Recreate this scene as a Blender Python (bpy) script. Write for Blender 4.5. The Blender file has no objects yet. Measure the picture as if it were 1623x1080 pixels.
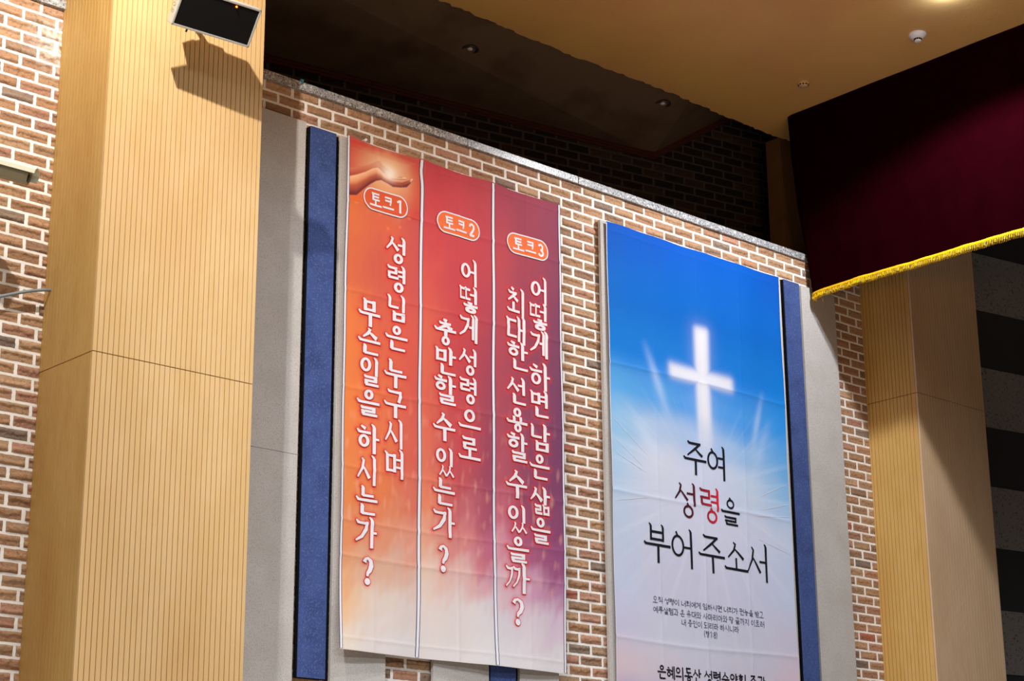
import bpy, math, random
import numpy as np
from mathutils import Vector, Matrix

SC = bpy.context.scene
rng = np.random.default_rng(7)
random.seed(7)


def lin(c):
    c = np.asarray(c, float) / 255.0
    return np.where(c <= 0.04045, c / 12.92, ((c + 0.055) / 1.055) ** 2.4)


# ------------------------------------------------------------------ camera
YAW, PIT, ROL = (math.radians(a) for a in (42.35217, 16.93472, -0.44101))
_d = Vector((math.sin(YAW) * math.cos(PIT), math.cos(YAW) * math.cos(PIT), math.sin(PIT)))
_r = _d.cross(Vector((0, 0, 1))).normalized()
_u = _r.cross(_d)
_r2 = _r * math.cos(ROL) + _u * math.sin(ROL)
_u2 = -_r * math.sin(ROL) + _u * math.cos(ROL)
cam_data = bpy.data.cameras.new('camera')
cam = bpy.data.objects.new('camera', cam_data)
SC.collection.objects.link(cam)
cam.matrix_world = Matrix(((_r2.x, _u2.x, -_d.x, 0), (_r2.y, _u2.y, -_d.y, -8.51),
                           (_r2.z, _u2.z, -_d.z, 1.5), (0, 0, 0, 1)))
cam_data.sensor_width = 36
cam_data.lens = 3004.776 / 1623 * 36
cam_data.clip_end = 200
SC.camera = cam

# ------------------------------------------------------------------ view, world
SC.view_settings.view_transform = 'Standard'
SC.view_settings.look = 'None'
SC.view_settings.gamma = 1
SC.view_settings.use_curve_mapping = False
SC.view_settings.exposure = 0.0
world = bpy.data.worlds.new('hall_air')
SC.world = world
world.use_nodes = True
world.node_tree.nodes['Background'].inputs[0].default_value = (0.9, 0.82, 0.75, 1)
world.node_tree.nodes['Background'].inputs[1].default_value = 0.02


def aim(o, target):
    o.rotation_euler = (Vector(target) - o.location).to_track_quat('-Z', 'Y').to_euler()


def area(name, loc, target, size, power, col, spread=180):
    l = bpy.data.lights.new(name, 'AREA')
    l.shape = 'RECTANGLE'
    l.size, l.size_y = size
    l.energy = power
    l.color = col
    l.spread = math.radians(spread)
    o = bpy.data.objects.new(name, l)
    SC.collection.objects.link(o)
    o.location = loc
    aim(o, target)
    return o


def spot(name, loc, target, power, col, angle, blend, radius):
    l = bpy.data.lights.new(name, 'SPOT')
    l.energy = power
    l.color = col
    l.spot_size = math.radians(angle)
    l.spot_blend = blend
    l.shadow_soft_size = radius
    o = bpy.data.objects.new(name, l)
    SC.collection.objects.link(o)
    o.location = loc
    aim(o, target)
    return o


def point(name, loc, power, col, radius):
    l = bpy.data.lights.new(name, 'POINT')
    l.energy = power
    l.color = col
    l.shadow_soft_size = radius
    o = bpy.data.objects.new(name, l)
    SC.collection.objects.link(o)
    o.location = loc
    return o


# added soft fills standing in for unseen hall lighting, facing down
area('hall_fill', (5.0, -4.6, 7.36), (5.0, -4.6, 0), (10.0, 1.2), 240, (0.88, 0.95, 1.0), 150)
area('hall_fill', (3.0, -10.0, 7.36), (3.0, -10.0, 0), (12.0, 1.6), 1200, (0.88, 0.95, 1.0), 150)
# downlights along the side wall, shielded above the horizon
spot('downlight_far_left', (0.8, -4.6, 7.1), (8.6, -.1, 3.0), 1000, (0.95, 0.97, 1.0), 36, 0.8, 0.05)
spot('downlight_left', (3.70, -1.97, 7.13), (4.7, -0.5, 4.6), 430, (1.0, 0.95, 0.86), 120, 0.7, 0.03)
spot('downlight_stage', (9.62, -2.0, 7.30), (9.62, -1.9, 0), 440, (0.92, 0.96, 1.0), 148, 0.3, 0.05)
point('ceiling_glow_spill', (9.92, -1.98, 7.35), 4.5, (0.55, 0.72, 1.0), 0.03)  # added spill point that makes the glow on the ceiling
# added unseen spot that warms the soffit from below, no fixture there
spot('soffit_warm_fill', (5.5, -6.0, 4.6), (8.4, -0.9, 7.42), 190, (1.0, 0.44, 0.05), 66, 0.9, 0.1)


# ------------------------------------------------------------------ helpers: objects
def tag(o, label=None, cat=None, group=None, kind=None):
    if label: o['label'] = label
    if cat: o['category'] = cat
    if group: o['group'] = group
    if kind: o['kind'] = kind
    return o


def empty(name, loc, label, cat, group=None):
    o = bpy.data.objects.new(name, None)
    o.empty_display_size = 0.05
    SC.collection.objects.link(o)
    o.location = loc
    return tag(o, label, cat, group)


def link(name, me, mats, parent=None):
    o = bpy.data.objects.new(name, me)
    for m in (mats if isinstance(mats, (list, tuple)) else [mats]):
        me.materials.append(m)
    SC.collection.objects.link(o)
    if parent is not None:
        o.parent = parent
        p, loc = parent, Vector((0, 0, 0))
        while p is not None:
            if p.type == 'EMPTY': loc = loc + p.location
            p = p.parent
        if parent.type == 'EMPTY':
            o.matrix_parent_inverse = Matrix.Translation(-loc)
    return o


class MB:
    """collects polygons for ONE mesh object"""

    def __init__(s):
        s.v, s.f, s.m = [], [], []

    def add(s, vs, fs, mi=0):
        b = len(s.v)
        s.v.extend([tuple(map(float, p)) for p in vs])
        for f in fs:
            s.f.append(tuple(b + i for i in f))
            s.m.append(mi)

    def box(s, x0, x1, y0, y1, z0, z1, mi=0, M=None):
        vs = [Vector(p) for p in ((x0, y0, z0), (x1, y0, z0), (x1, y1, z0), (x0, y1, z0),
                                  (x0, y0, z1), (x1, y0, z1), (x1, y1, z1), (x0, y1, z1))]
        if M is not None: vs = [M @ p for p in vs]
        s.add(vs, [(0, 3, 2, 1), (4, 5, 6, 7), (0, 1, 5, 4), (1, 2, 6, 5), (2, 3, 7, 6), (3, 0, 4, 7)], mi)

    def prism(s, prof, ext, mi=0):
        """prof: list of 3d points of a closed outline, ext: extrusion vector"""
        n = len(prof)
        e = Vector(ext)
        vs = [Vector(p) for p in prof] + [Vector(p) + e for p in prof]
        fs = [tuple(range(n - 1, -1, -1)), tuple(range(n, 2 * n))]
        fs += [(i, (i + 1) % n, n + (i + 1) % n, n + i) for i in range(n)]
        s.add(vs, fs, mi)

    def tube(s, pts, r, n=10, mi=0, caps=True):
        pts = [Vector(p) for p in pts]
        rs = r if isinstance(r, (list, tuple)) else [r] * len(pts)
        vs, fs = [], []
        for i, p in enumerate(pts):
            t = (pts[min(i + 1, len(pts) - 1)] - pts[max(i - 1, 0)]).normalized()
            a = t.cross(Vector((0, 0, 1)))
            if a.length < 1e-3: a = t.cross(Vector((1, 0, 0)))
            a.normalize()
            b = t.cross(a)
            for k in range(n):
                w = 2 * math.pi * k / n
                vs.append(p + (a * math.cos(w) + b * math.sin(w)) * rs[i])
        for i in range(len(pts) - 1):
            for k in range(n):
                fs.append((i * n + k, i * n + (k + 1) % n, (i + 1) * n + (k + 1) % n, (i + 1) * n + k))
        if caps:
            fs.append(tuple(range(n - 1, -1, -1)))
            fs.append(tuple((len(pts) - 1) * n + k for k in range(n)))
        s.add(vs, fs, mi)

    def lathe(s, c, prof, n=32, mi=0):
        """prof: (radius, z offset) list, turned about the vertical through c"""
        vs, fs = [], []
        for r, z in prof:
            for k in range(n):
                w = 2 * math.pi * k / n
                vs.append((c[0] + r * math.cos(w), c[1] + r * math.sin(w), c[2] + z))
        for i in range(len(prof) - 1):
            for k in range(n):
                fs.append((i * n + k, i * n + (k + 1) % n, (i + 1) * n + (k + 1) % n, (i + 1) * n + k))
        fs.append(tuple((len(prof) - 1) * n + k for k in range(n)))
        s.add(vs, fs, mi)

    def build(s, name, mats, parent=None, smooth=False, bevel=0, rough=0):
        me = bpy.data.meshes.new(name)
        me.from_pydata(s.v, [], s.f)
        me.polygons.foreach_set('material_index', s.m)
        if smooth: me.polygons.foreach_set('use_smooth', [True] * len(s.f))
        me.update()
        o = link(name, me, mats, parent)
        if bevel:
            b = o.modifiers.new('bevel', 'BEVEL')
            b.width = bevel
            b.segments = 2
            b.limit_method = 'ANGLE'
        return o


def np_mesh(name, V, Fq, mats, parent=None, col=None, smooth=True, midx=None):
    me = bpy.data.meshes.new(name)
    V = np.ascontiguousarray(V, dtype=np.float32)
    Fq = np.ascontiguousarray(Fq, dtype=np.int32)
    me.vertices.add(len(V))
    me.vertices.foreach_set('co', V.ravel())
    me.loops.add(Fq.size)
    me.loops.foreach_set('vertex_index', Fq.ravel())
    me.polygons.add(len(Fq))
    me.polygons.foreach_set('loop_start', np.arange(0, Fq.size, Fq.shape[1], dtype=np.int32))
    me.polygons.foreach_set('use_smooth', np.asarray(smooth, bool) if np.ndim(smooth) else np.full(len(Fq), smooth))
    if midx is not None:
        me.polygons.foreach_set('material_index', np.asarray(midx, dtype=np.int32))
    if col is not None:
        a = me.color_attributes.new('tint', 'FLOAT_COLOR', 'POINT')
        c = np.ones((len(V), 4), np.float32)
        c[:, :3] = col
        a.data.foreach_set('color', c.ravel())
    me.update(calc_edges=True)
    me.validate()
    return link(name, me, mats, parent)


def grid_faces(nu, nv):
    i = np.arange(nu - 1)[:, None] * nv + np.arange(nv - 1)[None, :]
    return np.stack([i, i + nv, i + nv + 1, i + 1], -1).reshape(-1, 4)


# ------------------------------------------------------------------ helpers: materials
def mat(name, col, rough=0.6, spec=0.3, metal=0.0, attr=None, noise=None, speck=None, bump=None, stretch=None,
        emit=None):
    """col sRGB 0-255.  noise=(scale, col2, lo, hi)  speck=(scale, col3, lo, hi)  bump=(scale, strength, dist)"""
    m = bpy.data.materials.new(name)
    m.use_nodes = True
    nt = m.node_tree
    N, L = nt.nodes, nt.links
    P = N['Principled BSDF']
    P.inputs['Roughness'].default_value = rough
    P.inputs['Specular IOR Level'].default_value = spec
    P.inputs['Metallic'].default_value = metal
    tc = N.new('ShaderNodeTexCoord')
    vec = tc.outputs['Object']
    if stretch:
        mp = N.new('ShaderNodeMapping')
        mp.inputs['Scale'].default_value = stretch
        L.new(vec, mp.inputs['Vector'])
        vec = mp.outputs['Vector']
    c = tuple(lin(col)) + (1,)
    if attr:
        a = N.new('ShaderNodeAttribute')
        a.attribute_name = attr
        cur = a.outputs['Color']
    else:
        r = N.new('ShaderNodeRGB')
        r.outputs[0].default_value = c
        cur = r.outputs[0]
    for spec_, det in ((noise, 4), (speck, 2)):
        if not spec_: continue
        items = spec_ if isinstance(spec_, list) else [spec_]
        for sc, c2, lo, hi in items:
            t = N.new('ShaderNodeTexNoise')
            t.inputs['Scale'].default_value = sc
            t.inputs['Detail'].default_value = det
            L.new(vec, t.inputs['Vector'])
            mr = N.new('ShaderNodeMapRange')
            mr.inputs['From Min'].default_value = lo
            mr.inputs['From Max'].default_value = hi
            L.new(t.outputs['Fac'], mr.inputs['Value'])
            mx = N.new('ShaderNodeMix')
            mx.data_type = 'RGBA'
            L.new(mr.outputs[0], mx.inputs[0])
            L.new(cur, mx.inputs[6])
            if c2 == 'mul':
                mx.blend_type = 'MULTIPLY'
                mx.inputs[7].default_value = (0.6, 0.58, 0.56, 1)
            else:
                mx.inputs[7].default_value = tuple(lin(c2)) + (1,)
            cur = mx.outputs[2]
    L.new(cur, P.inputs['Base Color'])
    if bump:
        t = N.new('ShaderNodeTexNoise')
        t.inputs['Scale'].default_value = bump[0]
        t.inputs['Detail'].default_value = 5
        L.new(vec, t.inputs['Vector'])
        b = N.new('ShaderNodeBump')
        b.inputs['Strength'].default_value = bump[1]
        b.inputs['Distance'].default_value = bump[2]
        L.new(t.outputs['Fac'], b.inputs['Height'])
        L.new(b.outputs['Normal'], P.inputs['Normal'])
    if emit:
        P.inputs['Emission Color'].default_value = tuple(lin(emit[0])) + (1,)
        P.inputs['Emission Strength'].default_value = emit[1]
    return m


M = {}
M['brick'] = mat('brick_face', (180, 135, 95), 0.85, 0.2, attr='tint', speck=(55, 'mul', 0.52, 0.75),
                 bump=(75, 0.9, 0.006))
M['mortar'] = mat('white_mortar', (243, 240, 236), 0.9, 0.1, noise=(9, (226, 221, 214), 0.45, 0.7), bump=(90, 0.3, 0.002))
M['shaded_mortar'] = mat('gallery_shade_mortar', (66, 60, 56), 0.9, 0.1, bump=(90, 0.4, 0.002))  # mortar darkened, the gallery's shade put into its colour
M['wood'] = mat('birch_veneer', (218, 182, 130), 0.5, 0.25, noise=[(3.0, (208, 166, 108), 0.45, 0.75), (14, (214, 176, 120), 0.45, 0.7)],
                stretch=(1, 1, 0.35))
M['wood_far'] = mat('greyer_birch_veneer', (208, 176, 142), 0.5, 0.25, noise=[(3.0, (196, 160, 124), 0.45, 0.75), (14, (204, 170, 134), 0.45, 0.7)], stretch=(1, 1, 0.35))  # less saturated than the near pilaster veneer
M['wood_side'] = mat('warm_lit_veneer', (204, 164, 98), 0.5, 0.25, noise=[(3.0, (190, 144, 78), 0.45, 0.75), (14, (198, 156, 88), 0.45, 0.7)],
                     stretch=(1, 1, 0.35))  # pilaster wood with the warmer light on its sides put into the colour
M['wood_shaded'] = mat('shaded_jamb_veneer', (104, 78, 50), 0.8, 0.05, noise=(3, (92, 68, 42), .4, .7))  # wood darkened, the unlit gallery's shade put into its colour
M['core'] = mat('dark_batten', (40, 28, 20), 0.9, 0.1)
M['granite'] = mat('polished_granite', (160, 160, 162), 0.34, 0.4, speck=[(120, (70, 70, 74), 0.52, 0.62), (70, (205, 205, 206), 0.55, 0.65)])
M['granite_soffit'] = M['granite']
M['beige'] = mat('beige_felt', (192, 188, 185), 0.95, 0.1, noise=(5, (184, 179, 175), 0.4, 0.7), speck=(160, (164, 156, 150), 0.5, 0.75), bump=(220, 0.25, 0.002))
M['blue'] = mat('blue_felt', (66, 84, 138), 0.95, 0.1, noise=(9, (56, 72, 122), 0.4, 0.7), speck=(90, (90, 106, 156), 0.5, 0.78), bump=(220, 0.25, 0.002))
M['black_edge'] = mat('black_panel_edge', (16, 16, 20), 0.8, 0.1)
M['ochre'] = mat('warm_lit_plaster', (206, 160, 92), 0.55, 0.35, noise=(1.2, (200, 150, 90), 0.4, 0.7), bump=(35, 0.3, 0.006))  # pale ceiling, its warm light partly put into this colour
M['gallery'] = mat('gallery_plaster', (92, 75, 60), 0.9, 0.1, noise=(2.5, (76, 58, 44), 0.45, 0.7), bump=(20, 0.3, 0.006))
M['crown'] = mat('mahogany_crown', (64, 30, 20), 0.7, 0.2, stretch=(0.3, 3, 3), noise=(12, (60, 28, 18), 0.4, 0.7))
M['velvet'] = mat('maroon_velvet', (24, 1, 4), 0.95, 0.0, noise=(8, (21, 1, 3), 0.4, 0.7))
M['gold'] = mat('gold_fringe', (255, 204, 10), 0.55, 0.3, noise=(120, (244, 176, 8), 0.45, 0.7))
M['gold_dark'] = mat('gold_braid_groove', (150, 92, 8), 0.7, 0.2)
M['cloth'] = mat('printed_polyester', (255, 255, 255), 0.75, 0.15, attr='tint', bump=(14, 0.18, 0.012))
M['print'] = mat('printed_picture_ink', (255, 255, 255), 0.75, 0.15, attr='tint')
M['ink_white'] = mat('white_ink', (226, 224, 231), 0.75, 0.15)
M['ink_red'] = mat('red_outline_ink', (206, 44, 40), 0.75, 0.15)
M['ink_orange'] = mat('orange_badge_ink', (232, 110, 58), 0.75, 0.15)
M['ink_navy'] = mat('navy_line_ink', (44, 44, 84), 0.75, 0.15)
M['ink_black'] = mat('black_ink', (22, 22, 34), 0.75, 0.15)
M['ink_grey'] = mat('slate_ink', (74, 78, 104), 0.75, 0.15)
M['silver'] = mat('silver_paint', (196, 196, 190), 0.4, 0.5, metal=0.3)
M['grille'] = mat('black_grille_cloth', (14, 11, 11), 0.8, 0.2, bump=(400, 0.4, 0.002))
M['led'] = mat('amber_led', (255, 120, 20), 0.4, 0.3, emit=((255, 90, 10), 14))
M['black'] = mat('black_steel', (14, 14, 14), 0.5, 0.3)
M['gilt'] = mat('gilt_lettering', (176, 150, 92), 0.4, 0.5)
M['ivory'] = mat('ivory_enamel', (222, 220, 196), 0.5, 0.4)
M['putty'] = mat('putty_enamel', (150, 140, 112), 0.5, 0.4)
M['lens'] = mat('dark_camera_glass', (30, 24, 20), 0.15, 0.6)
M['conduit'] = mat('grey_conduit', (128, 140, 146), 0.35, 0.5)
M['plastic'] = mat('white_plastic', (222, 214, 206), 0.5, 0.4)
M['slot'] = mat('dark_slot', (26, 20, 18), 0.8, 0.1)
M['can'] = mat('downlight_reflector', (60, 58, 58), 0.3, 0.5, metal=0.5)
M['bulb'] = mat('unlit_bulb', (190, 186, 180), 0.3, 0.5)
M['stage_grey'] = mat('grey_stage_board', (136, 132, 130), 0.9, 0.15, speck=[(45, (92, 88, 86), 0.56, 0.68), (140, (150, 146, 144), 0.5, 0.7)])
M['stage_black'] = mat('black_stage_board', (58, 57, 60), 0.85, 0.15)
M['floor'] = mat('hall_floor_wood', (196, 178, 160), 0.5, 0.3, noise=(3, (180, 160, 142), 0.4, 0.7), stretch=(1, 6, 1))
M['stage_floor'] = mat('dark_stage_floor', (70, 48, 34), 0.6, 0.2)
M['teal'] = mat('teal_plastic', (18, 84, 92), 0.5, 0.3)
M['patch'] = mat('pale_metal_cover', (206, 212, 224), 0.3, 0.5, metal=0.3)


# ------------------------------------------------------------------ setting: brick walls
Z0, PITCH = 6.027, 0.0673       # a bed joint at Z0; course height
GAPX, GAPZ = 0.019, 0.0145     # head and bed joints


def wnoise(x, z, f, seed):
    r = np.random.default_rng(seed)
    o = np.zeros_like(x)
    for k in range(6):
        a = r.uniform(0, 2 * np.pi)
        q = f * r.uniform(0.5, 1.6)
        o += np.sin((x * np.cos(a) + z * np.sin(a)) * q + r.uniform(0, 6.28))
    return o / 6


def bricks(regions, holes, nx, nz, to_world, seed, palette, rough=0.0066, fade=None):
    """regions: (x0, x1, z0, z1, joint phase on even course).  One vertex block per brick."""
    r = np.random.default_rng(seed)
    VV, FF, CC = [], [], []
    base = 0
    gf = grid_faces(nx, nz)
    fx, fz = np.meshgrid(np.linspace(0, 1, nx), np.linspace(0, 1, nz), indexing='ij')
    edge = (fx == 0) | (fx == 1) | (fz == 0) | (fz == 1)
    bl = np.minimum(np.minimum(fx, 1 - fx) * 14, np.minimum(fz, 1 - fz) * 5).clip(0, 1)
    for (xa, xb, za, zb, ph) in regions:
        k0 = int(math.floor((za - Z0) / PITCH))
        k1 = int(math.ceil((zb - Z0) / PITCH))
        for k in range(k0, k1):
            b0, b1 = Z0 + k * PITCH + GAPZ * 0.5, Z0 + (k + 1) * PITCH - GAPZ * 0.5
            off = ph + (0.1 if k % 2 else 0.0)
            n0 = int(math.floor((xa - off) / 0.2)) - 1
            n1 = int(math.ceil((xb - off) / 0.2)) + 1
            for n in range(n0, n1):
                a0, a1 = off + n * 0.2 + GAPX * 0.5, off + (n + 1) * 0.2 - GAPX * 0.5
                a0 += r.uniform(-.002, .002); a1 += r.uniform(-.002, .002)
                x0, x1, z0, z1 = max(a0, xa), min(a1, xb), max(b0, za), min(b1, zb)
                if x1 - x0 < 0.012 or z1 - z0 < 0.012: continue
                if any(x0 > h[0] + .02 and x1 < h[1] - .02 and z0 > h[2] + .02 and z1 < h[3] - .02 for h in holes): continue
                x = x0 + (x1 - x0) * fx
                z = z0 + (z1 - z0) * fz
                s = int(r.integers(1 << 30))
                jag = 0.0022
                x = x + np.where((fx == 0) | (fx == 1), wnoise(x * 0, z, 190, s) * jag, 0)
                z = z + np.where((fz == 0) | (fz == 1), wnoise(x, z * 0, 150, s + 1) * jag, 0)
                zl = 0.5 + r.uniform(-.2, .2) + 0.22 * wnoise(x, x * 0, 45, s + 2) + 0.12 * wnoise(x, x * 0, 140, s + 3)
                sgn = r.choice([1, 1, -1])
                step = np.tanh((fz - zl) * 13) * sgn
                out = (rough if xa < 11 else rough * .5) * (0.8 + 0.62 * step + 0.45 * wnoise(x, z, 70, s + 4) + 0.3 * wnoise(x, z, 190, s + 5))
                y = -(out.clip(0.0012, 0.0135) * bl + 0.0006)
                p = np.stack([x, y, z], -1).reshape(-1, 3)
                VV.append(to_world(p))
                FF.append(gf + base)
                base += nx * nz
                c0 = lin(palette[int(r.choice(len(palette), p=PAL_P))]) * r.uniform(0.82, 1.12)
                t = (0.5 + 0.5 * wnoise(x, z, 35, s + 6)).reshape(-1, 1)
                c1 = lin(palette[int(r.choice(len(palette), p=PAL_P))])
                c = c0 * (1 - 0.4 * t) + c1 * 0.4 * t
                if fade is not None:
                    w = fade(x, z, wnoise(x, z, 120, s + 7)).reshape(-1, 1)
                    c = c * (1 - w) + lin((222, 214, 204)) * w
                CC.append(c)
    return np.concatenate(VV), np.concatenate(FF), np.concatenate(CC)


PAL = [(178, 140, 108), (168, 128, 98), (182, 148, 116), (176, 132, 110), (150, 120, 98), (128, 114, 104), (178, 104, 84)]
PAL_P = [.27, .25, .19, .15, .09, .04, .01]


def efflo(x, z, n):
    d = np.exp(-(((x - 4.44) / 0.11) ** 2 + ((z - 6.0) / 0.12) ** 2))
    return (d * 1.5 * (0.55 + 0.9 * n)).clip(0, 0.85)


HOLES = [(4.49, 5.43, 0, 9), (5.68, 6.115, 2.4, 6.03), (6.37, 6.765, 2.4, 6.03), (7.12, 7.55, 2.4, 6.03), (7.8, 8.127, 2.4, 6.03),
         (8.58, 8.98, 2.4, 6.03), (10.44, 11.08, 2.4, 6.03), (11.43, 12.25, 0, 9), (6.76, 7.12, 3.1, 5.9), (8.98, 10.4, 3.1, 5.9)]
REG = [(3.6, 4.487, 2.3, 6.223, 4.153 - 0.0), (5.43, 11.04, 2.3, 6.223, 8.409), (11.04, 11.42, 2.3, 6.223, 11.244)]
V, F, Cc = bricks(REG, HOLES, 20, 12, lambda p: p, 11, PAL, fade=efflo)
nb = len(F)
mv = np.array([(3.4, 0.0, 2.2), (12.5, 0.0, 2.2), (12.5, 0.0, 6.223), (3.4, 0.0, 6.223),
               (3.4, 0.2, 2.2), (12.5, 0.2, 2.2), (12.5, 0.2, 6.223), (3.4, 0.2, 6.223)])
mf = np.array([(0, 1, 2, 3), (5, 4, 7, 6), (3, 2, 6, 7), (1, 0, 4, 5), (0, 3, 7, 4), (2, 1, 5, 6)]) + len(V)
o = np_mesh('wall_left', np.vstack([V, mv]), np.vstack([F, mf]), [M['brick'], M['mortar']], None,
            np.vstack([Cc, np.ones((8, 3))]), [True] * nb + [False] * 6, [0] * nb + [1] * 6)
tag(o, kind='structure')

# plain lower wall down to the floor
m = MB(); m.box(-6, 13.5, 0.0, 0.2, 0, 2.2); m.box(-6, 3.4, 0.0, 0.2, 2.2, 6.223)
tag(m.build('wall_left_base', M['mortar']), kind='structure')

# granite ledge on top of the brick wall
m = MB()
for a, b in [(3.4, 5.2), (5.2, 6.383), (6.387, 7.367), (7.371, 8.352), (8.356, 9.35), (9.354, 10.76), (10.764, 12.4)]:
    m.box(a, b, -0.022, 0.30, 6.224, 6.277)
tag(m.build('trim_1', M['granite'], bevel=0.003), kind='structure')

# gallery behind the ledge: back wall at an angle, its ceiling and mahogany crown moulding
ga = math.radians(10.7)
gx, gn = Vector((math.cos(ga), -math.sin(ga), 0)), Vector((-math.sin(ga), -math.cos(ga), 0))
gp = Vector((11.3, 0.75, 0))


def gal(p):
    p = np.asarray(p, float)
    q = np.empty_like(p)
    q[:, 0] = gp.x + gx.x * p[:, 0] - gn.x * p[:, 1]
    q[:, 1] = gp.y + gx.y * p[:, 0] - gn.y * p[:, 1]
    q[:, 2] = p[:, 2]
    return q


def gpt(s, z, out=0.0):
    v = gp + gx * s + gn * out
    return (v.x, v.y, z)


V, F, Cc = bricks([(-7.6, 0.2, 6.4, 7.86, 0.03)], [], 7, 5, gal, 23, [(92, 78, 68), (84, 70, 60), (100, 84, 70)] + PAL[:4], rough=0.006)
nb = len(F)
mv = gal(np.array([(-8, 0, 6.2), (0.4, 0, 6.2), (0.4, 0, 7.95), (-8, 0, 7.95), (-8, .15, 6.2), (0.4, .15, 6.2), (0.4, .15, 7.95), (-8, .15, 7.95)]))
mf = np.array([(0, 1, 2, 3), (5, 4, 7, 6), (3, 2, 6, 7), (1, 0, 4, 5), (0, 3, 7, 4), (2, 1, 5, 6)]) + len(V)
Cc = Cc * 0.08  # shade of the unlit gallery put into the brick colour
o = np_mesh('wall_gallery', np.vstack([V, mv]), np.vstack([F, mf]), [M['brick'], M['shaded_mortar']], None,
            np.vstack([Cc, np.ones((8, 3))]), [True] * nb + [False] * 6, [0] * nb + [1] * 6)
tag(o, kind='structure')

sC, sT = -1.167, -0.39            # where the crown bends up, and where it meets the ochre soffit
zl = lambda s: 7.24 + (-1.167 - s) * 0.012
Ld = gpt(-7.9, zl(-7.9))
Cd = gpt(sC, 7.23)
Td = gpt(sT, 7.73)
m = MB()
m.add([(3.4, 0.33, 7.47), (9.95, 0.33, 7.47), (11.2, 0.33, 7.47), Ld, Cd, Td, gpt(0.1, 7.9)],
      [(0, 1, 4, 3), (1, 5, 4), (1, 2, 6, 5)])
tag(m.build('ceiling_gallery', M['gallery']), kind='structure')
m = MB()
for (s0, z0), (s1, z1) in [((-7.9, zl(-7.9)), (sC, 7.23)), ((sC, 7.23), (sT + .05, 7.76))]:
    for d, h0, h1 in ((0.04, 0.0, 0.05), (0.03, -0.02, 0.0), (0.018, -0.04, -0.02)):
        p = [gpt(s0, z0 + h0), gpt(s1, z1 + h0), gpt(s1, z1 + h1), gpt(s0, z0 + h1)]
        q = [gpt(s0, z0 + h0, d), gpt(s1, z1 + h0, d), gpt(s1, z1 + h1, d), gpt(s0, z0 + h1, d)]
        m.add(p + q, [(0, 3, 2, 1), (4, 5, 6, 7), (0, 1, 5, 4), (1, 2, 6, 5), (2, 3, 7, 6), (3, 0, 4, 7)])
tag(m.build('trim_2', M['crown']), kind='structure')

# ochre soffit with the ragged plaster edge towards the gallery
m = MB()
xs = np.arange(2.2, 12.3, 0.035)
ed = [(x, 0.36 + 0.012 * math.sin(x * 3.1) + random.uniform(-.012, .012)) for x in xs]
low = [(x, y, 7.42) for x, y in ed]
n = len(low)
vs = low + [(x, -7.0, 7.42) for x in xs] + [(x, y + .004, 7.465) for x, y in ed]
fs = [(i, n + i, n + i + 1, i + 1) for i in range(n - 1)] + [(i, i + 1, 2 * n + i + 1, 2 * n + i) for i in range(n - 1)]
m.add(vs, fs)
m.box(2.2, 12.25, -7.0, 0.3, 7.425, 7.62)
tag(m.build('ceiling', M['ochre']), kind='structure')

# floor
m = MB(); m.box(-12, 10.4, -22, 0.0, -0.1, 0.0)
tag(m.build('floor', M['floor']), kind='structure')
m = MB(); m.box(10.4, 16, -22, 0.0, -0.1, 0.9)
tag(m.build('floor_stage', M['stage_floor']), kind='structure')  # unseen stage floor, added dark to cut light bouncing up


# ------------------------------------------------------------------ setting: grooved wood pilasters
def grooved(mb, p0, along, out, length, z0, z1, pitch, first, gw=0.0046, gd=0.010, th=0.016, mi=0):
    """slatted board from p0 running 'along', facing 'out', with routed grooves"""
    p0, along, out = Vector(p0), Vector(along), Vector(out)
    prof = [(0, 0)]
    t = first
    while t < length - gw * 2:
        prof += [(t - gw / 2, 0), (t - gw / 2, -gd), (t + gw / 2, -gd), (t + gw / 2, 0)]
        t += pitch
    prof += [(length, 0)]
    n = len(prof)
    vs = [p0 + along * a + out * b + Vector((0, 0, z)) for z in (z0, z1) for a, b in prof]
    back = [p0 + along * a - out * th + Vector((0, 0, z)) for z in (z0, z1) for a in (0, length)]
    fs = [(i, i + 1, n + i + 1, n + i) for i in range(n - 1)]
    b = 2 * n
    fs += [(b, 0, n, b + 2), (n - 1, b + 1, b + 3, 2 * n - 1), (b + 1, b, b + 2, b + 3)]
    fs += [tuple(range(n - 1, -1, -1)) + (b, b + 1), tuple(range(n, 2 * n)) + (b + 3, b + 2)]
    mb.add(vs + back, fs, mi)


def pilaster(name, x0, x1, yf, zs, z_lo, z_hi, pf, ps, first, veneer='wood'):
    root = bpy.data.objects.new(name, None)
    SC.collection.objects.link(root)
    root.location = ((x0 + x1) / 2, yf / 2, z_lo)
    tag(root, kind='structure')
    m = MB(); m.box(x0 + .017, x1 - .017, yf + .017, 0.0, z_lo, z_hi)
    m.build('core', M['core'], root)
    for a, b in ((z_lo, zs - .0025), (zs + .0025, z_hi)):
        m = MB(); grooved(m, (x0, yf, 0), (1, 0, 0), (0, -1, 0), x1 - x0, a, b, pf, first)
        m.build('front_panel', M[veneer], root)
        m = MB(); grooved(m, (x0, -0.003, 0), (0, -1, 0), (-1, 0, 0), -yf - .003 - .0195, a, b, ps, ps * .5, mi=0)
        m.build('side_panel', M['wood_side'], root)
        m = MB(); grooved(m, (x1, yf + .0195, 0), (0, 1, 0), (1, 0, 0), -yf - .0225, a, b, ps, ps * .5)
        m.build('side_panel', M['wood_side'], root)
    return root


pilaster('pilaster', 4.485, 5.433, -0.532, 4.181, 1.2, 7.40, 0.0301, 0.0328, 0.0235)
pilaster('pilaster', 11.410, 12.272, -0.470, 5.222, 1.2, 7.40, 0.0352, 0.0327, 0.016, 'wood_far')
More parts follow.
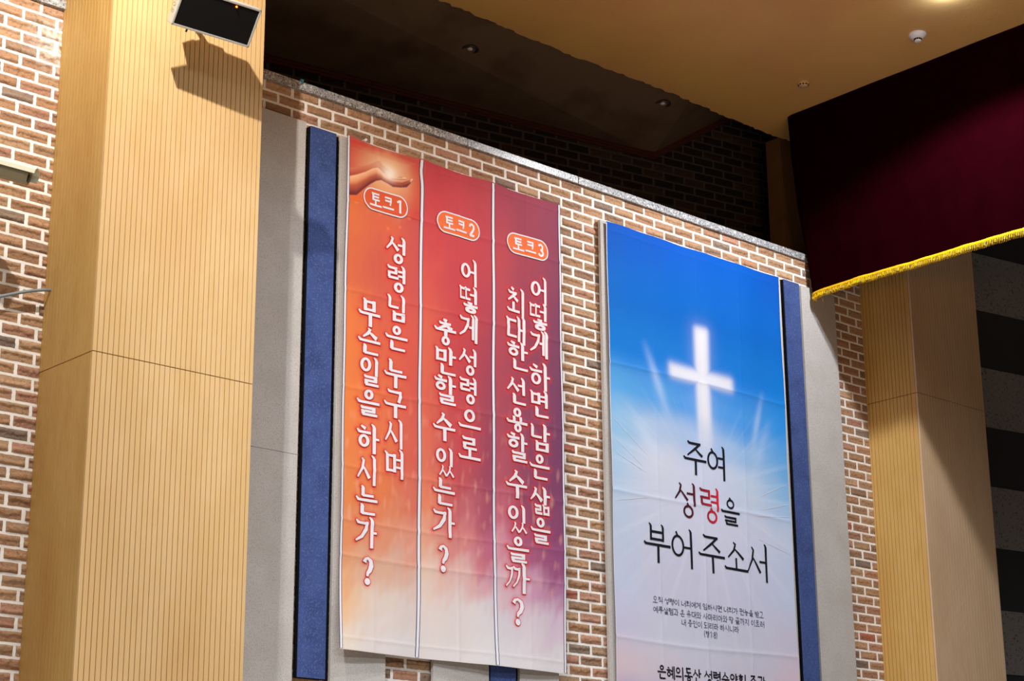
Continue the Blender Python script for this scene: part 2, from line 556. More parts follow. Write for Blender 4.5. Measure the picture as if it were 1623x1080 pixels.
# wooden jamb at the end of the gallery opening
root = bpy.data.objects.new('wall_jamb', None); SC.collection.objects.link(root); root.location = (11.2, .6, 6.2); tag(root, kind='structure')
m = MB(); m.box(10.972, 10.984, 0.37, 0.50, 6.28, 7.42); m.build('side_panel', M['wood_shaded'], root, bevel=.003)
m = MB(); m.box(10.986, 11.9, 0.365, 0.50, 6.28, 7.42); m.build('front_panel', M['wood_shaded'], root, bevel=.003)

# stage side wall with horizontal bands, half a metre each
sa = math.radians(9.7)
sx, sn = Vector((math.cos(sa), -math.sin(sa), 0)), Vector((-math.sin(sa), -math.cos(sa), 0))
sp = Vector((12.3, 0.0, 0))
Ms = Matrix(((sx.x, -sn.x, 0, sp.x), (sx.y, -sn.y, 0, sp.y), (0, 0, 1, 0), (0, 0, 0, 1)))
m = MB()
for i in range(12):
    z = 1.79 + 0.4975 * i
    if i % 2 == 0:
        m.box(-.1, 4.0, 0.012, 0.1, z, z + 0.4975, 1, Ms)
    else:
        m.box(-.1, 4.0, 0.0, 0.1, z, z + 0.4975, 0, Ms)
m.box(-.1, 4.0, 0.0, 0.1, 0, 1.79, 0, Ms)
tag(m.build('wall_stage', [M['stage_grey'], M['stage_black']]), kind='structure')
m = MB(); m.box(10.9, 16, -6.0, .2, 7.75, 7.9)
tag(m.build('ceiling_stage', M['stage_black']), kind='structure')

# ------------------------------------------------------------------ felt acoustic panels
PT = 0.042


def felt(name, x0, x1, z0, z1, kind, label, joint=None, out=.012, gap=.036):
    root = empty(name, ((x0 + x1) / 2, -.02, z0), label, 'wall panel')
    if kind == 'beige':
        spans = [(z0, z1)] if joint is None else [(z0, joint - .0008), (joint + .0008, z1)]
        for a, b in spans:
            m = MB(); m.box(x0, x1, -PT, -0.0185, a, b); m.build('felt_board', M['beige'], root, bevel=.002)
    else:
        m = MB(); m.box(x0, x1, -PT - out + .004, -0.0185, z0, z1); m.box(x0, x1 + gap, -.024, -0.0185, z0, z1); m.build('frame', M['black_edge'], root)
        m = MB(); m.box(x0 + .0005, x1 - .004, -PT - out - .004, -PT - out + .0045, z0 + .002, z1 - .001); m.build('felt_face', M['blue'], root, bevel=.0012)
    return root


felt('felt_panel', 5.652, 6.086, 2.35, 6.018, 'beige', 'beige felt wall panel with a level joint, beside the wooden pilaster in front', 3.993)
felt('felt_panel', 6.110, 6.302, 2.755, 5.996, 'blue', 'blue felt strip panel standing left of the orange and red banner')
felt('felt_panel', 6.345, 6.732, 2.35, 6.004, 'beige', 'beige felt panel showing its edge along the left side of the orange banner')
felt('felt_panel', 7.085, 7.515, 2.35, 5.98, 'beige', 'beige felt panel left of the small blue bit under the three column banner hem')
felt('felt_panel', 7.528, 7.735, 2.35, 5.98, 'blue', 'blue felt panel peeking out below the hem of the three column banner', None, -.004, .02)
felt('felt_panel', 7.764, 8.088, 2.35, 5.98, 'beige', 'beige felt panel below the right corner of the three column banner hem')
felt('felt_panel', 8.532, 8.945, 2.35, 6.006, 'beige', 'beige felt panel whose edge frames the left side of the blue cross banner')
felt('felt_panel', 9.95, 10.402, 2.35, 5.985, 'beige', 'beige felt panel hidden behind the blue cross banner, a sliver beside the right blue strip')
felt('felt_panel', 10.425, 10.604, 2.35, 6.000, 'blue', 'blue felt strip panel on the right side of the blue cross banner')
felt('felt_panel', 10.642, 11.038, 2.35, 6.003, 'beige', 'beige felt panel below the curtain corner, half in its shadow')


# ------------------------------------------------------------------ Korean lettering engine
CH = list('ㄱㄲㄴㄷㄸㄹㅁㅂㅃㅅㅆㅇㅈㅉㅊㅋㅌㅍㅎ')
JU = list('ㅏㅐㅑㅒㅓㅔㅕㅖㅗㅘㅙㅚㅛㅜㅝㅞㅟㅠㅡㅢㅣ')
JO = ['', 'ㄱ', 'ㄲ', 'ㄳ', 'ㄴ', 'ㄵ', 'ㄶ', 'ㄷ', 'ㄹ', 'ㄺ', 'ㄻ', 'ㄼ', 'ㄽ', 'ㄾ', 'ㄿ', 'ㅀ', 'ㅁ', 'ㅂ', 'ㅄ', 'ㅅ', 'ㅆ', 'ㅇ', 'ㅈ', 'ㅊ', 'ㅋ', 'ㅌ', 'ㅍ', 'ㅎ']


class Pen:
    """turns jamo into strokes: polylines with widths, in metres on the wall"""

    def __init__(s, tv, th, flag, tick=False):
        s.tv, s.th, s.fl, s.tick = tv, th, flag, tick
        s.out = []

    def poly(s, pts, ws):
        s.out.append(([np.array(p, float) for p in pts], list(ws)))

    def v(s, x, y1, y0, w=None, flag=True):
        w = s.tv if w is None else w
        f = s.fl if flag else 0
        if f: s.poly([(x - f * 1.25, y1), (x - f * .3, y1 - f * .75), (x, y1 - f * 1.5), (x, y0)], [s.th * .5, w * .75, w, w * .92])
        else: s.poly([(x, y1), (x, y0)], [w, w])

    def h(s, x0, x1, y, flag=True, w=None):
        w = s.th if w is None else w
        f = s.fl if flag else 0
        if f: s.poly([(x0, y + f * 1.0), (x0 + f * .9, y + f * .1), (x0 + f * 2, y), (x1, y)], [w * .7, w * 1.15, w, w * 1.1])
        else: s.poly([(x0, y), (x1, y)], [w, w])

    def ring(s, cx, cy, rx, ry):
        wv, wh = s.tv * .82, s.th
        pts, ws = [], []
        for k in range(29):
            a = 2 * math.pi * k / 28 + math.pi / 2
            c = abs(math.cos(a))
            w = wh + (wv - wh) * c ** 1.3
            pts.append((cx + (rx - w / 2) * math.cos(a), cy + (ry - w / 2) * math.sin(a)))
            ws.append(w)
        s.poly(pts, ws)
        if s.tick:
            s.poly([(cx - rx * .25, cy + ry * 1.28), (cx + rx * .02, cy + ry * .9)], [wh, wh])

    def cons(s, j, x0, x1, y0, y1, vert):
        tv, th = s.tv, s.th
        W_, H_ = x1 - x0, y1 - y0
        X = lambda a: x0 + W_ * a
        Y = lambda a: y0 + H_ * a
        tw = min(tv, W_ * .26)
        sh = min(th, H_ * .22)
        if j in 'ㄲㄸㅆㅃㅉ':
            b = {'ㄲ': 'ㄱ', 'ㄸ': 'ㄷ', 'ㅆ': 'ㅅ', 'ㅃ': 'ㅂ', 'ㅉ': 'ㅈ'}[j]
            tv0 = s.tv
            s.tv = tv0 * .82
            s.cons(b, x0, x0 + W_ * .5, y0, y1, vert)
            s.cons(b, x0 + W_ * .5, x1, y0, y1, vert)
            s.tv = tv0
            return
        if j == 'ㄻ':
            s.cons('ㄹ', x0, x0 + W_ * .5, y0, y1, vert); s.cons('ㅁ', x0 + W_ * .53, x1, y0, y1, vert); return
        fl0 = s.fl
        s.fl = min(s.fl, H_ * .16)
        if j in 'ㄱㅋ':
            s.h(X(0), X(.97), Y(1) - sh * .5 - s.fl * .6)
            if vert: s.poly([(X(.95) - tw * .3, Y(1) - s.fl * .4), (X(.8), Y(.58)), (X(.48), Y(.22)), (X(0), Y(0))], [sh, tw, tw * .8, th * .7])
            else: s.poly([(X(.95) - tw * .3, Y(1) - s.fl * .4), (X(.88), Y(.5)), (X(.78), Y(0))], [sh, tw * .85, tw * .8])
            if j == 'ㅋ':
                s.h(X(.05), X(.85), Y(.5), False)
        elif j == 'ㄴ':
            s.v(X(.12) + tw * .3, Y(1), Y(0) + sh * .3, tw)
            s.h(X(.12) + tw * .2, X(1), Y(0) + sh * .5, False)
        elif j in 'ㄷㅌ':
            s.h(X(0), X(.95), Y(1) - sh * .5 - s.fl * .5)
            s.v(X(.14) + tw * .2, Y(1) - s.fl * .5, Y(0) + sh * .2, tw, False)
            s.h(X(.12), X(1), Y(0) + sh * .5, False)
            if j == 'ㅌ': s.h(X(.15), X(.92), Y(.5), False)
        elif j == 'ㄹ':
            yt = Y(1) - sh * .5 - s.fl * .5
            yb = Y(0) + sh * .5
            ym = (yt + yb) / 2
            s.h(X(.02), X(.88), yt)
            s.v(X(.88) - tw * .4, yt + sh * .5, ym - sh * .3, tw * .9, False)
            s.h(X(.04), X(.88), ym, False)
            s.v(X(.14) + tw * .1, ym + sh * .5, yb, tw * .9, False)
            s.h(X(.12), X(1), yb, False)
        elif j == 'ㅁ':
            s.v(X(.1) + tw * .4, Y(1), Y(0), tw * .95)
            s.h(X(.1), X(.92), Y(1) - sh * .5 - s.fl * .9, False)
            s.v(X(.92) - tw * .4, Y(1) - s.fl * .6, Y(0), tw * .95, False)
            s.h(X(.1) + tw * .2, X(.92), Y(0) + sh * .6, False)
        elif j in 'ㅂ':
            s.v(X(.1) + tw * .4, Y(1), Y(0), tw * .9)
            s.v(X(.9) - tw * .4, Y(1), Y(0), tw * .9)
            s.h(X(.1), X(.9), Y(.52), False)
            s.h(X(.1), X(.9), Y(0) + sh * .6, False)
        elif j == 'ㅅ':
            s.poly([(X(.36), Y(1)), (X(.5), Y(.88)), (X(.38), Y(.5)), (X(0), Y(.04))], [th * .6, tw * .8, tw * .8, th * .7])
            s.poly([(X(.42), Y(.62)), (X(.66), Y(.4)), (X(1), Y(.04))], [th * .6, tw * .75, tw])
        elif j in 'ㅈㅊ':
            t = 1.0
            if j == 'ㅊ':
                s.poly([(X(.34), Y(1.02)), (X(.6), Y(.86))], [th * .9, tw * .9])
                t = .76
            yt = Y(t) - sh * .5 - s.fl * .3
            s.h(X(.05), X(.9), yt)
            s.poly([(X(.84), yt), (X(.55), Y(t * .55)), (X(.02), Y(.02))], [sh, tw * .85, th * .7])
            s.poly([(X(.5), Y(t * .58)), (X(.72), Y(t * .34)), (X(1), Y(.06))], [th * .6, tw * .75, tw * .95])
        elif j == 'ㅇ':
            r = min(W_ * .48, H_ * .5)
            s.ring(X(.5), Y(.5), min(W_ * .47, r * 1.12), min(H_ * .5, r * 1.15))
        elif j == 'ㅎ':
            s.poly([(X(.28), Y(1.03)), (X(.62), Y(.9))], [th * .8, tw * .8])
            s.h(X(0), X(1), Y(.72))
            s.ring(X(.5), Y(.3), W_ * .4, H_ * .31)
        elif j == 'ㅍ':
            s.h(X(0), X(1), Y(.9)); s.h(X(0), X(1), Y(.08), False)
            s.v(X(.3), Y(.9), Y(.1), tw, False); s.v(X(.7), Y(.9), Y(.1), tw, False)
        s.fl = fl0

    def vowel(s, j, x0, x1, y0, y1):
        W_, H_ = x1 - x0, y1 - y0
        X = lambda a: x0 + W_ * a
        Y = lambda a: y0 + H_ * a
        tv = min(s.tv, W_ * .45)
        if j in 'ㅏㅑ':
            s.v(X(.42), Y(1), Y(0), tv)
            for q in ([.5] if j == 'ㅏ' else [.36, .64]): s.h(X(.42), X(1.1), Y(q), False, s.th * .9)
        elif j in 'ㅓㅕ':
            s.v(X(1) - tv * .5, Y(1), Y(0), tv)
            for q in ([.52] if j == 'ㅓ' else [.38, .64]): s.h(X(-.12), X(1) - tv * .5, Y(q), False, s.th * .9)
        elif j == 'ㅣ':
            s.v(X(.7), Y(1), Y(0), tv)
        elif j == 'ㅐ':
            s.v(X(.25), Y(.97), Y(.08), tv * .85); s.v(X(1) - tv * .4, Y(1), Y(0), tv * .9); s.h(X(.25), X(.9), Y(.5), False)
        elif j in 'ㅔㅖ':
            s.v(X(.42), Y(.97), Y(.1), tv * .8); s.v(X(1) - tv * .4, Y(1), Y(0), tv * .9)
            for q in ([.52] if j == 'ㅔ' else [.4, .63]): s.h(X(-.1), X(.42), Y(q), False)
        elif j in 'ㅗㅛ':
            yb = Y(.12)
            s.h(X(0), X(1), yb)
            for q in ([.5] if j == 'ㅗ' else [.34, .66]): s.v(X(q), Y(1), yb, tv * .8, False)
        elif j in 'ㅜㅠ':
            yb = Y(.82)
            s.h(X(0), X(1), yb)
            for q in ([.53] if j == 'ㅜ' else [.34, .68]): s.v(X(q), yb, Y(0), s.tv * .95, False)
        elif j == 'ㅡ':
            s.h(X(0), X(1), Y(.5))

    def glyph(s, c, x0, x1, y0, y1):
        W_, H_ = x1 - x0, y1 - y0
        B = lambda a, b, c_, d: (x0 + W_ * a, x0 + W_ * b, y0 + H_ * c_, y0 + H_ * d)
        if c in '?()123:8':
            s.symbol(c, x0, x1, y0, y1)
            return
        i = ord(c) - 0xac00
        a, v, f = CH[i // 588], JU[i // 28 % 21], JO[i % 28]
        if v in 'ㅏㅑㅓㅕㅣㅐㅔㅖ':
            wide = v in 'ㅐㅔㅖ'
            xr = .5 if wide else .58
            if f:
                s.cons(a, *B(0, xr + .02, .47, .95), True)
                s.vowel(v, *B(xr + .03, .97, .36, 1))
                s.cons(f, *B(.22, 1.0, 0, .37), False)
            else:
                s.cons(a, *B(0, xr + .04, .2, .88), True)
                s.vowel(v, *B(xr + .05, .97, 0, 1))
        elif v in 'ㅗㅛㅜㅠㅡ':
            if f:
                s.cons(a, *B(.2, .82, .62, 1), False)
                s.vowel(v, *B(0, 1, .36, .64) if v != 'ㅡ' else B(0, 1, .42, .58))
                s.cons(f, *B(.16, .9, 0, .36), False)
            elif v == 'ㅡ':
                s.cons(a, *B(.18, .8, .38, 1), False); s.vowel(v, *B(0, 1, .02, .26))
            else:
                up = v in 'ㅜㅠ'
                s.cons(a, *B(.16, .82, .56 if up else .42, 1), False)
                s.vowel(v, *B(0, 1, 0, .56 if up else .46))
        else:
            hv, vv = {'ㅘ': 'ㅗㅏ', 'ㅙ': 'ㅗㅐ', 'ㅚ': 'ㅗㅣ', 'ㅝ': 'ㅜㅓ', 'ㅞ': 'ㅜㅔ', 'ㅟ': 'ㅜㅣ', 'ㅢ': 'ㅡㅣ'}[v]
            lo = .36 if f else 0
            k = 1 - lo
            s.cons(a, *B(.04, .6, lo + k * .5, lo + k * .97), False)
            s.vowel(hv, *B(0, .7, lo + k * (.12 if not f else .06), lo + k * .48))
            s.vowel(vv, *B(.66, .97, lo, 1))
            if f: s.cons(f, *B(.2, 1.0, 0, .35), False)

    def symbol(s, c, x0, x1, y0, y1):
        W_, H_ = x1 - x0, y1 - y0
        P = lambda a, b: (x0 + W_ * a, y0 + H_ * b)
        t = s.tv
        if c == '?':
            s.poly([P(.08, .84), P(.2, .96), P(.5, 1), P(.85, .9), P(.92, .72), P(.75, .55), P(.5, .45), P(.42, .33)],
                   [t * 1.1, t * .7, t * .6, t * .9, t * 1.1, t * 1.0, t * .8, t * .55])
            pts = [(x0 + W_ * .42 + t * .36 * math.cos(q), y0 + t * .75 + t * .36 * math.sin(q)) for q in np.linspace(0, 2 * math.pi, 17)]
            s.poly(pts, [t * .74] * 17)
        elif c == '1':
            s.poly([P(.05, .78), P(.45, .93)], [t * .9, t * .9]); s.poly([P(.58, 1), P(.58, 0)], [t * 1.1, t * 1.1])
        elif c == '2':
            s.poly([P(.1, .74), P(.2, .9), P(.5, .95), P(.82, .86), P(.86, .66), P(.6, .4), P(.12, .06)], [t] * 7)
            s.poly([P(.06, .07), P(.95, .07)], [t, t])
        elif c == '3':
            s.poly([P(.08, .8), P(.25, .93), P(.55, .95), P(.82, .84), P(.8, .64), P(.55, .53), P(.35, .53)], [t] * 7)
            s.poly([P(.45, .53), P(.78, .46), P(.9, .28), P(.74, .1), P(.45, .05), P(.2, .08), P(.06, .22)], [t] * 7)
        elif c == '8':
            for cy, ry in ((.76, .22), (.27, .27)):
                s.poly([P(.5 + .38 * math.cos(q), cy + (ry - .04) * math.sin(q)) for q in np.linspace(0, 2 * math.pi, 15)], [t] * 15)
        elif c == ':':
            for b in (.25, .65): s.poly([P(.5, b), P(.5, b + .12)], [t * 1.2] * 2)
        elif c in '()':
            k = 1 if c == '(' else -1
            s.poly([P(.5 + k * .3, 1.05), P(.5 - k * .1, .75), P(.5 - k * .2, .5), P(.5 - k * .1, .25), P(.5 + k * .3, -.05)], [t * .9] * 5)


def strokes_mesh(groups, surf, name, mats, parent):
    """groups: list of (strokes, grow, lift, material index).  Lays the strokes on the cloth surface y = surf(x, z)."""
    VV, FF, MI = [], [], []
    base = 0
    for strokes, grow, lift, mi in groups:
        for pts, ws in strokes:
            P, Wd = [], []
            for i in range(len(pts) - 1):
                a, b = pts[i], pts[i + 1]
                n = max(1, int(np.linalg.norm(b - a) / 0.014))
                for k in range(n):
                    t = k / n
                    P.append(a + (b - a) * t); Wd.append(ws[i] + (ws[i + 1] - ws[i]) * t)
            P.append(pts[-1]); Wd.append(ws[-1])
            P, Wd = np.array(P), np.array(Wd) / 2 + grow
            closed = np.linalg.norm(P[0] - P[-1]) < 1e-6
            T = np.empty_like(P)
            T[1:-1] = P[2:] - P[:-2]
            T[0] = P[1] - P[0]; T[-1] = P[-1] - P[-2]
            if closed: T[0] = T[-1] = P[1] - P[-2]
            T /= np.linalg.norm(T, axis=1)[:, None] + 1e-12
            if grow and not closed:
                P = P.copy(); P[0] -= T[0] * grow; P[-1] += T[-1] * grow
            Nn = np.stack([-T[:, 1], T[:, 0]], 1)
            Lp, Rp = P + Nn * Wd[:, None], P - Nn * Wd[:, None]
            n = len(P)
            Q = np.empty((2 * n, 2)); Q[0::2] = Lp; Q[1::2] = Rp
            y = surf(Q[:, 0], Q[:, 1]) - lift
            VV.append(np.stack([Q[:, 0], y, Q[:, 1]], 1))
            i = np.arange(n - 1) * 2 + base
            FF.append(np.stack([i, i + 1, i + 3, i + 2], 1))
            MI += [mi] * (n - 1)
            base += 2 * n
    return np_mesh(name, np.concatenate(VV), np.concatenate(FF), mats, parent, None, True, MI)


def write(text_boxes, pen):
    for c, x0, x1, z0, z1 in text_boxes:
        pen.glyph(c, x0, x1, z0, z1)
    return pen.out


def line_boxes(text, x0, x1, z0, z1, space=0.28):
    units = sum(space if c == ' ' else (0.45 if c in '():?1' else 0.6 if c in '8' else 1) for c in text)
    u = (x1 - x0) / units
    out, x = [], x0
    for c in text:
        w = u * (space if c == ' ' else (0.45 if c in '():?1' else 0.6 if c in '8' else 1))
        if c != ' ': out.append((c, x + w * .03, x + w * .96, z0, z1))
        x += w
    return out


def words(text, boxes):
    out, i = [], 0
    for wd in text.split(' '):
        out.append(boxes[i:i + len(wd)]); i += len(wd)
    return out


# ------------------------------------------------------------------ banners
def crease(d, w):
    return np.exp(-np.abs(d) / w)


def surf_talk(x, z):
    u = np.asarray(x) - 6.377
    v = np.asarray(z)
    t = ((v - 2.93) / 3.08).clip(-.05, 1.05)
    y = -0.058 + 0 * u
    y = y - 0.040 * np.clip((0.16 - t) / 0.16, 0, 1) ** 1.6 * (0.8 + 0.4 * np.cos(u * 5.2))
    y = y - 0.006 * np.sin(u * 7.4 + 0.9 * np.sin(v * 1.3)) * (0.4 + 0.6 * np.sin(v * .9 + 1))
    y = y - 0.012 * np.exp(-((u - 0.60) / 0.05) ** 2) * np.clip((v - 5.2) / .8, 0, 1)      # slack fold under the second hook
    y = y - 0.003 * np.sin(u * 17 + v * 2.3) - 0.0025 * np.sin(v * 7 - u * 3)
    for zc in (5.60, 5.05, 4.46, 3.99, 3.675, 3.47):                                         # packing folds
        y = y - 0.0038 * crease(v - zc - 0.012 * np.sin(u * 2.2 + zc), 0.012)
    y = y - 0.003 * crease(u - 0.885 - 0.01 * np.sin(v), 0.010) - 0.002 * crease(u - .25, .012) - 0.002 * crease(u - 1.46, .012)
    y = y - 0.0022 * crease(v - 5.955, 0.006) - 0.003 * crease(v - 2.995, 0.006)             # hem seams
    return y


def lean(z):
    return 0.022 * np.clip((3.42 - z) / .49, 0, 1) ** 1.6


def top_talk(x):
    u = x - 6.377
    return 6.012 - 0.014 * np.sin(np.pi * np.clip(u / 0.585, 0, 1)) ** 1 * (u < .585) \
        - 0.014 * np.sin(np.pi * np.clip((u - .585) / .59, 0, 1)) * ((u >= .585) & (u < 1.175)) \
        - 0.012 * np.sin(np.pi * np.clip((u - 1.175) / .59, 0, 1)) * (u >= 1.175)


def surf_cross(x, z):
    u = np.asarray(x) - 8.572
    v = np.asarray(z)
    y = -0.058 - 0.005 * np.sin(u * 6.3 + .4) * np.clip((v - 3) / 3, 0, 1)
    y = y - 0.004 * np.sin(u * 15 + .5 * np.sin(v * 2)) * np.clip((v - 4.2) / 1.5, 0, 1)
    y = y - 0.0028 * np.sin(v * 6.3 + u * 4)
    for zc in (5.02, 4.16, 3.20):
        y = y - 0.0042 * crease(v - zc - 0.012 * np.sin(u * 2.5 + zc), 0.012)
    for uc in (.44, .88, 1.32):
        y = y - 0.0024 * crease(u - uc - .008 * np.sin(v * 1.3), 0.010)
    y = y - 0.002 * crease(v - 5.94, 0.006)
    return y


def field(X, Z, xs, zs, table):
    """smooth interpolation of a small colour table (sRGB) over the print"""
    T = lin(np.array(table, float))
    xi = np.interp(X, xs, np.arange(len(xs)))
    zi = np.interp(-Z, -np.array(zs), np.arange(len(zs)))
    a = np.clip(np.floor(xi).astype(int), 0, len(xs) - 2)
    b = np.clip(np.floor(zi).astype(int), 0, len(zs) - 2)
    fx = (xi - a)[:, None]; fz = (zi - b)[:, None]
    fx = fx * fx * (3 - 2 * fx); fz = fz * fz * (3 - 2 * fz)
    return (T[b, a] * (1 - fx) + T[b, a + 1] * fx) * (1 - fz) + (T[b + 1, a] * (1 - fx) + T[b + 1, a + 1] * fx) * fz


def cloth_grid(x0, x1, z0, z1, step, surf, top=None):
    xs = np.linspace(x0, x1, int((x1 - x0) / step) + 1)
    zs = np.linspace(z0, z1, int((z1 - z0) / step) + 1)
    X, Z = np.meshgrid(xs, zs, indexing='ij')
    if top is not None:
        Z = z0 + (Z - z0) * ((top(X) - z0) / (z1 - z0))
    return X, Z, xs, zs


def glow(X, Z, pts, radius):
    """soft halo of ink around lettering points (x, z)"""
    g = np.zeros(X.shape)
    xs = X[:, 0]; dx = xs[1] - xs[0]
    zs = Z[0]; dz = zs[1] - zs[0]
    kx, kz = int(radius * 2 / dx) + 1, int(radius * 2 / dz) + 1
    for px, pz in pts:
        i = int((px - xs[0]) / dx); j = int((pz - zs[0]) / dz)
        a, b, c, d = max(i - kx, 0), min(i + kx + 1, X.shape[0]), max(j - kz, 0), min(j + kz + 1, X.shape[1])
        if a >= b or c >= d: continue
        q = np.exp(-((X[a:b, c:d] - px) ** 2 + (Z[a:b, c:d] - pz) ** 2) / radius ** 2)
        g[a:b, c:d] = np.maximum(g[a:b, c:d], q)
    return g


TXT = {
    'p1r': [('성', 6.69, 6.836, 5.281, 5.453), ('령', 6.698, 6.837, 5.098, 5.271), ('님', 6.7, 6.837, 4.915, 5.083), ('은', 6.686, 6.852, 4.736, 4.887), ('누', 6.683, 6.85, 4.502, 4.674), ('구', 6.685, 6.85, 4.319, 4.491), ('시', 6.695, 6.833, 4.135, 4.312), ('며', 6.691, 6.837, 3.954, 4.13)],
    'p1l': [('무', 6.482, 6.643, 4.838, 5.009), ('슨', 6.482, 6.646, 4.67, 4.827), ('일', 6.498, 6.639, 4.479, 4.654), ('을', 6.485, 6.648, 4.298, 4.455), ('하', 6.49, 6.647, 4.074, 4.251), ('시', 6.497, 6.631, 3.886, 4.063), ('는', 6.488, 6.64, 3.713, 3.879), ('가', 6.492, 6.641, 3.522, 3.7), ('?', 6.555, 6.611, 3.308, 3.463)],
    'p2r': [('어', 7.272, 7.411, 5.266, 5.444), ('떻', 7.261, 7.413, 5.088, 5.261), ('게', 7.261, 7.417, 4.899, 5.08), ('성', 7.261, 7.41, 4.686, 4.858), ('령', 7.266, 7.409, 4.503, 4.674), ('으', 7.256, 7.435, 4.341, 4.468), ('로', 7.256, 7.432, 4.157, 4.297)],
    'p2l': [('충', 7.064, 7.234, 4.841, 5.003), ('만', 7.07, 7.235, 4.658, 4.831), ('할', 7.068, 7.236, 4.47, 4.651), ('수', 7.056, 7.231, 4.239, 4.412), ('있', 7.073, 7.22, 4.023, 4.199), ('는', 7.056, 7.231, 3.849, 4.008), ('가', 7.061, 7.232, 3.655, 3.836), ('?', 7.11, 7.171, 3.443, 3.6)],
    'p3r': [('어', 7.863, 8.005, 5.271, 5.457), ('떻', 7.855, 8.005, 5.097, 5.277), ('게', 7.862, 8.014, 4.914, 5.096), ('하', 7.855, 8.022, 4.697, 4.88), ('면', 7.853, 8.005, 4.521, 4.696), ('남', 7.848, 8.014, 4.3, 4.476), ('은', 7.841, 8.013, 4.121, 4.279), ('삶', 7.846, 8.012, 3.895, 4.072), ('을', 7.844, 8.013, 3.711, 3.876)],
    'p3l': [('최', 7.66, 7.817, 5.151, 5.339), ('대', 7.651, 7.823, 4.969, 5.154), ('한', 7.66, 7.837, 4.799, 4.982), ('선', 7.658, 7.814, 4.572, 4.749), ('용', 7.648, 7.822, 4.39, 4.547), ('할', 7.652, 7.82, 4.202, 4.386), ('수', 7.645, 7.817, 3.971, 4.145), ('있', 7.658, 7.807, 3.756, 3.93), ('을', 7.648, 7.823, 3.572, 3.732), ('까', 7.639, 7.825, 3.383, 3.568), ('?', 7.692, 7.77, 3.185, 3.345)],
}

talk = empty('banner', (7.26, -0.06, 2.93), 'tall orange, red and purple cloth banner with three columns of white Korean writing', 'banner')
pens = {}
halo = []
for k, boxes in TXT.items():
    pn = Pen(0.0275, 0.0150, 0.016)
    write(boxes, pn)
    pens[k] = pn.out
    for pts, ws in pn.out:
        for a, b in zip(pts[:-1], pts[1:]):
            for t in np.linspace(0, 1, max(2, int(np.linalg.norm(b - a) / .015))):
                halo.append(a + (b - a) * t)
X, Z, xs, zs = cloth_grid(6.377, 8.142, 2.925, 6.012, 0.0072, surf_talk, top_talk)
tx = [6.377, 6.66, 6.945, 6.965, 7.25, 7.54, 7.56, 7.85, 8.142]
tz = [6.012, 5.80, 5.55, 5.2, 4.75, 4.45, 4.1, 3.85, 3.62, 3.42, 3.2, 2.93]
tab = [
    [(208, 66, 56), (206, 92, 72), (204, 74, 62), (196, 44, 54), (188, 42, 54), (176, 44, 56), (160, 40, 64), (150, 40, 68), (140, 40, 72)],
    [(206, 78, 60), (226, 150, 104), (206, 90, 66), (204, 48, 56), (196, 46, 56), (182, 46, 60), (170, 44, 64), (150, 42, 70), (136, 40, 74)],
    [(224, 106, 42), (220, 92, 52), (200, 66, 62), (206, 54, 56), (196, 48, 58), (186, 48, 62), (184, 52, 64), (158, 44, 70), (132, 42, 78)],
    [(214, 96, 44), (206, 78, 54), (200, 66, 62), (214, 76, 58), (192, 50, 60), (176, 46, 68), (182, 56, 68), (146, 44, 76), (122, 42, 82)],
    [(232, 118, 42), (222, 92, 54), (212, 76, 58), (222, 94, 62), (192, 54, 62), (160, 46, 74), (170, 54, 74), (136, 46, 80), (112, 42, 86)],
    [(238, 126, 44), (228, 106, 56), (208, 74, 60), (220, 92, 64), (192, 58, 66), (154, 48, 78), (168, 58, 80), (138, 48, 84), (112, 42, 90)],
    [(232, 124, 52), (226, 112, 60), (210, 84, 66), (224, 108, 78), (190, 66, 76), (158, 54, 86), (182, 74, 94), (140, 52, 90), (118, 44, 94)],
    [(228, 128, 62), (226, 118, 62), (212, 104, 82), (230, 130, 90), (196, 92, 98), (166, 66, 98), (196, 96, 118), (146, 58, 98), (126, 48, 98)],
    [(228, 138, 84), (220, 140, 104), (220, 142, 118), (226, 158, 128), (214, 132, 128), (188, 92, 124), (212, 140, 156), (166, 80, 122), (140, 60, 114)],
    [(226, 152, 104), (214, 166, 142), (214, 172, 156), (224, 190, 172), (220, 178, 172), (206, 150, 168), (216, 178, 188), (202, 148, 176), (174, 110, 152)],
    [(230, 180, 134), (216, 198, 188), (216, 202, 198), (222, 208, 202), (220, 208, 206), (214, 206, 212), (212, 204, 212), (214, 200, 210), (210, 186, 206)],
    [(224, 212, 200), (218, 210, 210), (218, 212, 212), (220, 212, 212), (220, 212, 212), (214, 210, 214), (216, 212, 216), (220, 214, 218), (218, 214, 218)]]
Xf, Zf = X.ravel(), Z.ravel()
wx = Xf + 0.035 * wnoise(Xf, Zf, 22, 5) + 0.02 * wnoise(Xf, Zf, 60, 6)
wz = Zf + 0.10 * wnoise(Xf * 2.2, Zf, 14, 8) + 0.05 * wnoise(Xf * 2, Zf, 45, 9)
pan = np.digitize(Xf, [6.955, 7.55])
lo = np.array([6.377, 6.957, 7.552])[pan]; hi = np.array([6.953, 7.548, 8.142])[pan]
colr = field(np.clip(wx, lo, hi), wz, tx, tz, tab) * .91 + .03
st = np.clip(wnoise(Xf * 1.5, Zf * .6, 70, 31) * 2.2 - .55, 0, 1)[:, None] * np.clip((4.6 - Zf) / .6, 0, 1)[:, None] * np.clip((Zf - 3.2) / .4, 0, 1)[:, None]
colr = colr * (1 - .35 * st) + lin((238, 176, 150)) * .35 * st
g = glow(X, np.broadcast_to(zs, X.shape), halo, 0.021).ravel()[:, None] * 0.62
colr = colr * (1 - g) + lin((216, 52, 44)) * g
